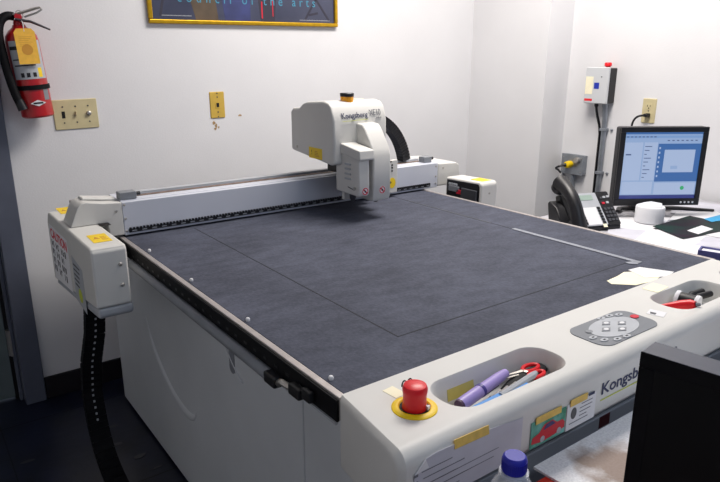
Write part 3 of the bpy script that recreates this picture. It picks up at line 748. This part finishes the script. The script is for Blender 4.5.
def plate(name, label, cat, f, w, h, m_):
    o = thing(name, label, cat, None, Matrix.Translation(f.translation))
    obj('cover_plate', B(f).prism(rrect(-w / 2, w / 2, -h / 2, h / 2, .004, 4), -.001, .005, None, rrect(-w / 2 + .003, w / 2 - .003, -h / 2 + .003, h / 2 - .003, .004, 4)), m_, o)
    return o
def pscrew(f, x, y, o):
    obj('screw', B(f).lathe([(.003, .005), (.003, .0062), (0, .0066)], f @ Matrix.Translation((x, y, 0)), 10), 'dgrey', o)
f = F((.0875, YW, 1.143), (1, 0, .018), (0, 0, 1))
o = plate('switch_plate', 'ivory three-gang wall plate beside the fire extinguisher', 'switch plate', f, .163, .114, 'ivory')
for x in (-.046, 0, .046): pscrew(f, x, .03, o); pscrew(f, x, -.03, o)
obj('slot', B(f).box(-.052, -.04, -.013, .013, .0048, .0056), 'hole', o)
b = B(f); b.box(-.005, .005, -.012, .012, .0048, .006); b.prism([(-.004, -.002), (.004, -.002), (.003, .011), (-.003, .011)], .006, .017)
obj('toggle', b, 'ivory', o)
obj('knob', B(f).lathe([(.009, .005), (.0085, .014), (.006, .016), (0, .0165)], f @ Matrix.Translation((.046, .002, 0)), 18), 'steel', o)
f = F((.672, YW, 1.1545), (1, 0, .01), (0, 0, 1))
o = plate('jack_plate', 'yellowed single wall plate with one dark jack above chipped paint', 'wall plate', f, .07, .114, 'brass')
for y in (.05, .034, -.03, -.05): pscrew(f, 0, y, o)
jk = obj('jack', B(f).prism(rrect(-.011, .011, -.013, .013, .004), .0048, .0065), 'brass', o)
obj('jack_opening', B(f).box(-.006, .006, -.009, .009, .0064, .0072), 'hole', jk)
# framed poster
f = F((.398, YW, 1.484), (1, 0, .012), (0, 0, 1)); W_, H_ = .907, .62
o = thing('framed_poster', 'dark poster in a gold frame hung high on the back wall', 'picture', None, Matrix.Translation(f.translation))
b = B(f); b.box(0, W_, 0, .017, .002, .02); b.box(0, W_, H_ - .017, H_, .002, .02); b.box(0, .017, .017, H_ - .017, .002, .02); b.box(W_ - .017, W_, .017, H_ - .017, .002, .02)
obj('frame', b, 'gold', o, bevel=.004)
po = obj('poster', B(f).box(.015, W_ - .015, .015, H_ - .015, .003, .009), 'poster', o)
b = B(f); b.prism([(.2, .017), (.3, .017), (.28, .2), (.2, .24), (.17, .13)], .009, .0094); obj('figure', b, 'poster3', po)
b = B(f); b.prism([(.33, .017), (.45, .017), (.46, .3), (.35, .35), (.31, .2)], .009, .0094); obj('figure', b, 'poster4', po)
b = B(f); b.prism([(.5, .017), (.57, .017), (.6, .3), (.52, .36), (.48, .2)], .009, .0094); obj('figure', b, 'poster2', po)
b = B(f)
for a, c in (((.73, .03), (.79, .12)), ((.79, .12), (.86, .03)), ((.75, .05), (.8, .06)), ((.05, .03), (.09, .2))):
    q = Vector((*c, 0)) - Vector((*a, 0)); n_ = Vector((-q.y, q.x, 0)).normalized() * .005
    obj('sketch_line', B(f).prism([(a[0] - n_.x, a[1] - n_.y), (c[0] - n_.x, c[1] - n_.y), (c[0] + n_.x, c[1] + n_.y), (a[0] + n_.x, a[1] + n_.y)], .009, .0095), 'poster2', po)
obj('figure_accent', B(f).box(.505, .511, .03, .1, .0095, .0098), 'redink', po); obj('figure_accent', B(f).box(.56, .564, .04, .11, .0095, .0098), 'redink', po)
text('title', 'council of the arts', 'postercy', po, f @ Matrix.Translation((.125, .086, .0098)), .66, .038, .0004, space=1.7)
b = B(f)
for i in range(24): b.box(.05 + i * .0055, .0537 + i * .0055, .031, .034, .009, .0093)
obj('caption', b, 'lgrey', po); b = B(f)
for i in range(30): b.box(.7 + i * .0055, .7037 + i * .0055, .026, .029, .009, .0093)
obj('caption', b, 'lgrey', po)

# ------------------------------------------------------------------ right wall things
f = FXn(XR, 1.305, .812)
o = thing('junction_box', 'grey metal junction box low on the right wall above the telephone', 'junction box', None, Matrix.Translation(f.translation))
obj('box_body', B(f).box(-.068, .062, -.05, .05, 0, .035), 'gal', o, bevel=.003)
obj('cover', B(f).box(-.071, .065, -.053, .053, .035, .039), 'gal', o, bevel=.002)
for x in (-.058, .052):
    for y in (-.036, .036): obj('screw', B(f).lathe([(.003, .039), (.003, .041), (0, .0415)], f @ Matrix.Translation((x, y, 0)), 8), 'steel', o)
obj('cord_connector', B(f).lathe([(.017, .039), (.017, .05), (.013, .058)], f @ Matrix.Translation((.03, .025, 0)), 16), 'steel', o)
o2 = thing('power_plug', 'yellow plug with a black cord in the grey junction box', 'plug', None, Matrix.Translation(f @ Vector((-.01, 0, .06))))
obj('plug_body', B(f).lathe([(.018, .039), (.019, .055), (.017, .075), (.01, .08)], f @ Matrix.Translation((-.012, 0, 0)), 18), 'yellow', o2)
obj('cord', B(f).tube(bez((-.012, 0, .078), (-.03, -.004, .12), (-.06, -.02, .12), (-.06, -.03, .08)) + [f.inverted() @ (f @ Vector((-.058, -.05, .055)))], .0055, 8), 'black', o2)
obj('cord_nut', B(f).tube([(-.012, 0, .078), (-.025, -.002, .092)], [.01, .007], 10), 'black', o2)
b = B(); b.tube([(XR - .016, 1.31, .765), (XR - .016, 1.31, .02)], .011, 12); b.tube([(XR - .009, 1.41 - .03, .765), (XR - .009, 1.38, .02)], .006, 10)
tag(obj('conduit', b, 'gal', origin=(XR - .01, 1.31, .02)), 'pair of grey conduits running down from the junction box to the floor', 'conduit')
# control box
yy = 1.1259; xf = 2.368
o = thing('alarm_control_box', 'pale grey control box with red button high on the right wall', 'control box', (XR, 1.19, 1.14))
obj('backplate', B().box(xf + .004, XR, yy, yy + .115, 1.138, 1.308), 'black', o, bevel=.004)
cvr = obj('cover', B().box(xf - .012, xf + .004, yy - .002, yy + .127, 1.136, 1.312), mat('cover_pale', (206, 209, 212), .45), o, bevel=.005)
f = FXn(xf - .0121, yy + .125, 1.136)
obj('cream_label', B(f).box(.003, .045, .045, .13, 0, .0006), 'cream', o)
obj('blue_label', B(f).box(.052, .08, .072, .102, 0, .0006), mat('label_blue', (24, 50, 170), .5), o)
obj('red_label', B(f).box(.004, .048, .012, .023, 0, .0006), 'red', o)
obj('lamp_dot', B(f).prism(circ(.09, .13, .003, 10), 0, .002), 'dgrey', o)
pb = obj('red_button', B().lathe([(.011, 0), (.012, .008), (.017, .01), (.017, .022), (.014, .026), (0, .027)], Matrix.Translation((xf + .024, yy + .03, 1.308)), 18), 'red', o)
obj('cable_gland', B().lathe([(.008, -.02), (.01, -.014), (.01, 0)], Matrix.Translation((xf + .02, yy + .07, 1.139)), 12), 'black', o)
obj('cable_gland', B().lathe([(.013, -.02), (.015, -.014), (.015, 0)], Matrix.Translation((xf + .036, yy + .03, 1.139)), 12), 'gal', o)
o = thing('conduit', 'grey vertical conduit pipe dropping from the control box behind the telephone', 'conduit', (XR - .02, yy + .03, .02))
obj('pipe', B().tube([(xf + .036, yy + .03, 1.12), (XR - .024, yy + .03, 1.1), (XR - .016, yy + .03, 1.06), (XR - .016, yy + .028, .02)], .0125, 14), 'gal', o)
for z in (1.0, .78): obj('clamp', B().box(XR - .032, XR, yy + .012, yy + .046, z, z + .014).tube([(XR - .004, yy, z + .007), (XR - .004, yy - .012, z + .007)], .006, 8), 'gal', o, bevel=.002)
tag(obj('cable', B().tube([(xf + .02, yy + .07, 1.122)] + bez((xf + .02, yy + .07, 1.122), (xf + .02, yy + .06, 1.06), (XR - .015, yy + .055, 1.04), (XR - .012, yy + .054, .98))[1:] + [(XR - .012, yy + .054, .7), (XR - .012, yy + .054, .02)], .0065, 8), 'black', origin=(XR, yy + .054, .02)), 'black cable running down beside the conduit from the control box', 'cable')
# outlet with plug
f = FXn(XR, .938, 1.113)
o = plate('wall_outlet', 'ivory duplex wall outlet above the lit monitor', 'outlet', f, .07, .116, 'ivory')
for y in (.02, -.02):
    rc = obj('receptacle', B(f).prism(rrect(-.016, .016, y - .014, y + .014, .009), .0048, .0062), 'ivory', o)
    if y > 0:
        b = B(f); b.box(-.008, -.0055, y - .001, y + .008, .0062, .0067); b.box(.0055, .008, y - .001, y + .007, .0062, .0067); b.prism(circ(0, y - .007, .003, 10), .0062, .0067)
        obj('slot', b, 'hole', rc)
pscrew(f, 0, 0, o)
o = thing('monitor_plug', 'black plug and cord in the wall outlet above the lit monitor', 'plug', None, Matrix.Translation(f @ Vector((0, -.02, .01))))
obj('plug_body', B(f).prism(rrect(-.012, .014, -.03, -.01, .006), .0068, .034, None, rrect(-.01, .011, -.027, -.013, .005)), 'black', o, bevel=.003)
obj('cord', B(f).tube(bez((0, -.02, .03), (-.02, -.02, .06), (-.05, -.03, .05), (-.062, -.09, .03)) + bez((-.062, -.09, .03), (-.07, -.14, .02), (-.09, -.2, .02), (-.09, -.34, .02))[1:], .005, 8), 'black', o)

# ------------------------------------------------------------------ right desk and what stands on it
DZ = .74
o = thing('desk', 'pale desk covered in papers between the cutter and the right wall', 'desk', (1.8, -.05, 0))
obj('desk_top', B().box(1.2, 2.40, -1.0, .845, DZ - .03, DZ), 'desk', o, bevel=.003)
for x in (1.23, 2.36):
    for y in (-.96, .8): obj('leg', B().box(x - .02, x + .02, y - .02, y + .02, 0, DZ - .03), 'dgrey', o, bevel=.003)
obj('apron', B().box(1.25, 2.34, .79, .81, DZ - .1, DZ - .03), 'desk', o)
# telephone
ang = math.radians(-20)
fp = F((1.478, .598, DZ), (math.cos(ang), math.sin(ang), 0), (-math.sin(ang), math.cos(ang), 0))
ph = thing('telephone', 'black and grey office telephone on the desk by the cutter bed', 'telephone', None, fp)
fyz = fp @ F((0, 0, 0), (0, 1, 0), (0, 0, 1))
obj('housing', B(fyz).prism([(0, .001), (0, .017), (.105, .122), (.13, .112), (.1, .001)], -.04, .168), 'black', ph, bevel=.006, seg=3)
sl = fp @ F((0, -.0006, .0172), (1, 0, 0), (0, .7071, .7071))        # sloped face frame, y up the slope
fc = obj('face_panel', B(sl).prism(rrect(.004, .112, .004, .146, .006), 0, .003), 'lgrey', ph)
obj('display', B(sl).box(.014, .092, .114, .136, .003, .0042), 'lcd', fc)
obj('name_card', B(sl).box(.03, .088, .008, .082, .003, .0036), 'paper', fc)
for i in range(6):
    for x in (.016, .092): obj('line_key', B(sl).box(x, x + .012, .01 + i * .0125, .019 + i * .0125, .003, .006), 'black', fc)
pl = obj('key_panel', B(sl).prism(rrect(.113, .166, .002, .148, .006), 0, .0035), 'black', ph)
for i in range(4):
    for j in range(3): obj('key', B(sl).box(.119 + j * .015, .13 + j * .015, .018 + i * .016, .028 + i * .016, .0035, .0065), 'dgrey', pl)
for x, y, m_ in ((.122, .092, 'redink'), (.14, .094, 'lgrey'), (.135, .118, 'lgrey'), (.152, .12, 'lgrey'), (.12, .115, 'dgrey')): obj('key', B(sl).box(x, x + .011, y, y + .008, .0035, .0065), m_, pl)
obj('tab_sticker', B(sl).box(.088, .104, -.006, .008, .0035, .0042), 'cream', ph)
# handset: arched bar standing clear of the cradle, thick ear and mouth ends
b = B(sl); hb = []
for i in range(21):
    t = i / 20; sy_ = -.03 + t * .22; nrm = .03 + .04 * math.sin(PI * t)
    hb.append((-.042 - .004 * math.sin(PI * t), sy_, nrm))
b.tube(hb, [.012 if i in (0, 20) else .019 + .008 * abs(2 * (i / 20) - 1) ** 3 for i in range(21)], 16, flat=(1.25, 1.2))
b.lathe([(.027, -.0), (.028, .016), (.02, .03)], sl @ Matrix.Translation((-.042, .0, .008)), 18)
b.lathe([(.027, -.0), (.028, .016), (.02, .03)], sl @ Matrix.Translation((-.042, .168, .008)), 18)
obj('handset', b, 'black', ph)
b = B(fyz); b.prism([(.0, .001), (.002, .016), (.06, .085), (.11, .1), (.12, .09), (.1, .001)], -.078, -.04)
obj('cradle', b, 'black', ph, bevel=.016, seg=4)
cz = B(); ctr = [fp @ Vector((-.075, .03, .04)), fp @ Vector((-.1, .02, .04)), fp @ Vector((-.09, -.02, .012)), fp @ Vector((-.06, -.03, .006)), fp @ Vector((-.03, .02, .006))]
obj('handset_cord', cz.tube(ctr, .004, 8), 'black', ph)
# lit monitor
A = Vector((1.76, .659, 0)); Bq = Vector((2.052, .469, 0)); rr = (Bq - A).normalized(); Lw = (Bq - A).length
fm = F((A.x, A.y, .79), rr, (0, 0, 1))
mo = thing('computer_monitor', 'lit computer monitor with black bezel on the desk', 'monitor', None, Matrix.Translation(Vector((1.906, .6, DZ))))
H_ = .309
obj('casing', B(fm).box(0, Lw, 0, H_, -.05, -.008), 'black', mo, bevel=.008)
b = B(fm); z0, z1 = -.01, .002; bw = .02
b.box(0, Lw, 0, .028, z0, z1); b.box(0, Lw, H_ - bw, H_, z0, z1); b.box(0, bw, .028, H_ - bw, z0, z1); b.box(Lw - bw, Lw, .028, H_ - bw, z0, z1)
obj('bezel', b, 'black', mo, bevel=.002)
sc = obj('screen', B(fm).box(bw - .001, Lw - bw + .001, .027, H_ - bw + .001, -.009, -.004), 'screen', mo)
sw, shh = Lw - 2 * bw, H_ - bw - .028
fs = fm @ Matrix.Translation((bw, .028, -.004))
def ui(x0, x1, y0, y1, m_, lv=1): return obj('screen_area', B(fs).box(x0 * sw, x1 * sw, y0 * shh, y1 * shh, 0, .0003 * lv), m_, sc)
ui(0, 1, 0, .055, 'screennavy'); ui(0, 1, .97, 1, 'screenblue'); ui(0, 1, .915, .95, 'screen2')
ui(0.01, .24, .28, .85, 'screenpale'); ui(.26, .43, .28, .85, 'screenpale'); ui(.02, .42, .07, .26, 'screenpale')
ui(.44, 1, .26, .83, 'screenblue'); ui(.53, .93, .4, .74, 'screenpale', 2); ui(.63, .72, .45, .5, 'screen', 3); ui(.45, .985, .065, .24, 'screenpale')
ui(.03, .1, .66, .68, 'screendark', 2)
b = B(fs)
for i in range(9): b.box(.27 * sw, (.3 + .03 * (i % 3)) * sw, (.32 + i * .058) * shh, (.332 + i * .058) * shh, .0003, .0006)
for i in range(7): b.box((.55 + i * .06) * sw, (.58 + i * .06) * sw, .87 * shh, .885 * shh, 0, .0004)
for i in range(8): b.box((.02 + i * .05) * sw, (.05 + i * .05) * sw, .925 * shh, .94 * shh, .0003, .0006)
obj('screen_text', b, 'screendark', sc)
b = B(fs)
for i in range(7): b.box(.455 * sw, .475 * sw, (.33 + i * .07) * shh, (.36 + i * .07) * shh, .0003, .0006)
obj('screen_icon', b, 'screenpale', sc)
obj('screen_button', B(fs).prism(circ(.82 * sw, .16 * shh, .008, 16), .0003, .0006), 'screengreen', sc)
for i in range(4): obj('button', B(fm).prism(circ(Lw - .075 + i * .016, .013, .004, 10), .002, .0032), 'paper', mo)
b = B(fm); b.box(Lw / 2 - .04, Lw / 2 + .04, -.045, .06, -.15, -.05)
obj('stand', b, 'black', mo, bevel=.006)
b = B(); c0 = fm @ Vector((Lw / 2, -.045, -.13))
for e in ((1.85, .69, DZ + .011), (2.185, .465, DZ + .011)):
    b.tube([(c0.x, c0.y, DZ + .012), (c0.x * .4 + e[0] * .6, c0.y * .4 + e[1] * .6 + .03, DZ + .011), e], [.016, .013, .008], 8, flat=(1.2, .6))
obj('foot', b, 'black', mo)
# roll of labels
o = thing('label_roll', 'white roll of labels standing on the desk before the lit monitor', 'roll', (1.72, .5, DZ))
f = Matrix.Translation((1.815, .535, DZ + .0045))
obj('roll', B().loopprof([(.018, 0), (.052, 0), (.053, .004), (.053, .057), (.051, .061), (.02, .061), (.018, .057)], f, 36), 'paper', o)
b = B(f)
b.prism([(-.046, -.012), (.0, -.046), (.05, -.02), (.047, .03), (0, .05), (-.035, .035)],   .0612, .070, None, [(-.02, -.005), (.01, -.04), (.048, -.018), (.045, .022), (.005, .03), (-.012, .018)])
obj('loose_end', b, 'paper', o, bevel=.004)
# papers on the desk, each lying a hair higher than the one below
lev = [0]
def desk_sheet(name, pts, m_, label, cat='paper', lift=None):
    lev[0] += 1
    z = DZ + .0004 + lev[0] * .0009
    c = Vector((sum(p[0] for p in pts) / len(pts), sum(p[1] for p in pts) / len(pts), z))
    b = B(); n = 8; lf = lift or [0] * 4
    q = [Vector((p[0], p[1], 0)) for p in pts]
    def at(u, v, dz): 
        p = (q[0] * (1 - u) + q[1] * u) * (1 - v) + (q[3] * (1 - u) + q[2] * u) * v
        h = lf[0] * ((1 - u) * (1 - v)) ** 2 + lf[1] * (u * (1 - v)) ** 2 + lf[2] * (u * v) ** 2 + lf[3] * ((1 - u) * v) ** 2
        return b.v((p.x, p.y, z + h + dz))
    g = [[[at(i / n, j / n, dz) for i in range(n + 1)] for j in range(n + 1)] for dz in (0, .0005)]
    for k in (0, 1):
        for j in range(n):
            for i in range(n): b.bm.faces.new((g[k][j][i], g[k][j][i + 1], g[k][j + 1][i + 1], g[k][j + 1][i]))
    rim = lambda G: [G[0][i] for i in range(n)] + [G[i][n] for i in range(n)] + [G[n][n - i] for i in range(n)] + [G[n - i][0] for i in range(n)]
    a_, b_ = rim(g[0]), rim(g[1])
    for i in range(len(a_)): b.bm.faces.new((a_[i], a_[(i + 1) % len(a_)], b_[(i + 1) % len(a_)], b_[i]))
    return tag(obj(name, b, m_, origin=c), label, cat)
desk_sheet('paper_sheet', [(1.62, .61), (1.86, .66), (1.95, .52), (1.7, .44)], 'paper', 'white sheet lying under the label roll')
desk_sheet('paper_sheet', [(1.48, .5), (1.62, .58), (1.72, .42), (1.56, .33)], 'paperoff', 'greyish creased sheet lying before the telephone')
desk_sheet('paper_sheet', [(1.38, .56), (1.45, .47), (1.62, .36), (1.44, .40)], 'paper', 'white sheet tucked between the telephone and the cutter bed', lift=[0, .012, 0, 0])
desk_sheet('paper_sheet', [(2.02, .56), (2.3, .68), (2.38, .4), (2.1, .38)], 'paperoff', 'pale sheet lying right of the monitor foot')
desk_sheet('paper_sheet', [(1.9, .5), (2.05, .55), (2.2, .46), (2.1, .36)], 'paper', 'white sheet behind the dark print')
desk_sheet('paper_sheet', [(1.47, .4), (1.7, .47), (1.86, .25), (1.6, .14)], 'paper', 'large white sheet under the left edge of the dark print', lift=[0, 0, 0, 0])
desk_sheet('paper_sheet', [(1.4, .33), (1.58, .40), (1.74, .18), (1.5, .09)], 'paper', 'white sheet with a curled corner nearest the cutter bed on the desk', lift=[.010, .012, 0, 0])
desk_sheet('paper_sheet', [(1.78, .3), (2.05, .36), (2.1, .1), (1.8, .06)], 'paper', 'white sheet by the right image edge in front of the dark print', lift=[0, .0, .0, .02])
desk_sheet('paper_sheet', [(1.62, .26), (1.76, .29), (1.8, .2), (1.66, .17)], 'paperoff', 'small grey sheet between the dark print and the indigo binder')
p = desk_sheet('dark_print', [(1.735, .475), (2.015, .478), (2.0, .27), (1.66, .32)], mat('print_dark', (40, 18, 36), .6, nscale=9, rgb2=(20, 52, 44), spec=.2), 'dark printed sheet with green and maroon lying on the desk papers', 'print')
p = desk_sheet('paper_card', [(1.777, .366), (1.894, .371), (1.876, .32), (1.759, .317)], 'paper', 'small white card lying on the dark print', 'card')
p = desk_sheet('blue_card', [(2.0, .414), (2.12, .41), (2.06, .36), (1.975, .373)], mat('card_cyan', (40, 160, 214), .5, nscale=20, namt=.1), 'cyan blue card lying on the papers behind the dark print', 'card')
# indigo binder standing by the end of the console
bx = F((1.245, .075, DZ + .001), (.3, -.95, 0), (0, 0, 1))
o = thing('binder', 'indigo binder standing on the desk beside the console end', 'binder', None, Matrix.Translation(bx.translation))
obj('cover', B(bx).box(0, .22, 0, .102, -.004, 0), 'binder', o); obj('cover', B(bx).box(0, .22, 0, .102, -.05, -.046), 'binder', o)
obj('spine', B(bx).box(0, .004, 0, .102, -.046, -.004), 'binder', o)
obj('pages', B(bx).box(.006, .214, .003, .097, -.0455, -.0045), 'paper', o)

# ------------------------------------------------------------------ foreground desk
FZ_ = .73
o = thing('work_table', 'brown table in the foreground in front of the console', 'table', (.6, -.6, 0))
obj('table_top', B().box(-.16, 1.15, -1.1, -.215, FZ_ - .03, FZ_), 'desk2', o, bevel=.003)
for x in (-.1, 1.1):
    for y in (-1.05, -.26): obj('leg', B().box(x - .02, x + .02, y - .02, y + .02, 0, FZ_ - .03), 'dgrey', o, bevel=.003)
# board
tag(obj('speckled_board', B().prism([(.215, -.2), (.9, -.2), (.92, -.52), (.225, -.49)], FZ_ + .0105, FZ_ + .0145), 'board', origin=(.0, 0, FZ_ + .0105)), 'white speckled board with a brown stain lying in the foreground', 'board')
tag(obj('red_folder', B().prism([(.19, -.222), (.5, -.222), (.5, -.47), (.18, -.47)], FZ_ + .0004, FZ_ + .0100), mat('folder_red', (196, 40, 24), .5, nscale=10, namt=.06), bevel=.001, origin=(.3, -.3, FZ_)), 'red folder peeping out under the speckled board', 'folder')
# bottle
bt = thing('water_bottle', 'clear plastic bottle with a blue cap in the foreground', 'bottle', (-.007, -.336, FZ_))
f = Matrix.Translation((-.007, -.336, FZ_ + .0005)) @ Matrix.Diagonal((1, 1, .962, 1))
obj('bottle_body', B().lathe([(.0, 0), (.028, 0), (.032, .006), (.032, .12), (.0315, .135), (.029, .155), (.022, .172), (.0145, .183), (.0125, .188), (.0125, .196)], f, 32), 'bottle', bt)
obj('neck_ring', B().ring(.0127, .0165, .186, .189, f), 'bottle', bt)
obj('drink', B().lathe([(.0, .003), (.0295, .003), (.0295, .135), (.0275, .153), (.0, .153)], f, 28), 'cola', bt)
b = B(); b.lathe([(.0134, .190), (.0138, .192), (.0136, .205), (.0126, .2085), (.011, .21), (0, .2102)], f, 40)
cpb = obj('cap', b, 'capblue', bt)
b = B()
for i in range(40):
    a = 2 * PI * i / 40; b.box(-.0004, .0004, .0134, .0141, .192, .204, f @ Matrix.Rotation(a, 4, 'Z'))
obj('cap_ridges', b, 'capblue', cpb)
# black monitor seen from its edge
rr = Vector((.15, -.988, 0)).normalized()
fm = F((.106, -.401, FZ_ + .035), rr, (0, 0, 1))
o = thing('black_monitor', 'black switched-off monitor seen close up at the right edge', 'monitor', None, Matrix.Translation(fm @ Vector((.2, -.035, -.02))))
obj('casing', B(fm).box(0, .4, 0, .285, -.036, -.003), 'jet', o, bevel=.004)
b = B(fm); b.box(0, .4, 0, .02, -.003, .0002); b.box(0, .4, .268, .285, -.003, .0002); b.box(0, .017, .02, .268, -.003, .0002); b.box(.383, .4, .02, .268, -.003, .0002)
obj('bezel', b, 'jet', o, bevel=.001)
obj('screen', B(fm).box(.016, .384, .019, .269, -.003, -.0002), mat('screen_off', (6, 6, 9), .5, spec=.2), o)
obj('top_edge', B(fm).box(.002, .398, .2851, .2856, -.0345, .0), mat('edge_grey', (70, 75, 90), .5, nscale=20, namt=.08), o)
b = B(fm); b.box(.15, .25, -.034, .08, -.06, -.036)
obj('stand', b, 'jet', o, bevel=.004)
obj('foot', B(fm).box(.1, .3, -.0345, -.026, -.11, .06), 'jet', o, bevel=.003)

# ------------------------------------------------------------------ camera
R = ((0.80544458, 0.16293849, -0.56983337), (-0.59266946, 0.22369333, -0.77375979), (0.00139267, 0.96094347, 0.27674125))
cam = bpy.data.cameras.new('camera'); cam.sensor_width = 36; cam.lens = 633 / 720 * 36; cam.clip_start = .02
co = bpy.data.objects.new('camera', cam); COL.objects.link(co)
co.matrix_world = Matrix(((*R[0], -.5015), (*R[1], -.72), (*R[2], 1.35), (0, 0, 0, 1)))
SC.camera = co
cam.dof.use_dof = False

# ------------------------------------------------------------------ light: ceiling fixture, added front fill lamp, bluish world fill through the room's open side
def area(name, loc, sx, sy, w, col, rot=(0, 0, 0)):
    l = bpy.data.lights.new(name, 'AREA'); l.shape = 'RECTANGLE'; l.size = sx; l.size_y = sy; l.energy = w; l.color = col
    o = bpy.data.objects.new(name, l); COL.objects.link(o); o.location = loc; o.rotation_euler = rot
    return o
area('ceiling_light_main', (1.3, .8, 2.62), 1.2, .6, 52, (1, .935, .875))
area('fill_light_front', (.6, -1.6, 2.62), 1.2, .6, 14, (.74, .85, 1.0))  # added fill lamp behind the camera, brightens the front faces
w = bpy.data.worlds.new('world'); SC.world = w; w.use_nodes = True
w.node_tree.nodes['Background'].inputs['Color'].default_value = (.62, .74, 1, 1)
w.node_tree.nodes['Background'].inputs['Strength'].default_value = .32  # added soft bluish ambient fill
vs = SC.view_settings
SC.display_settings.display_device = 'sRGB'
vs.view_transform = 'Standard'; vs.look = 'None'; vs.gamma = 1; vs.use_curve_mapping = False; vs.exposure = 0
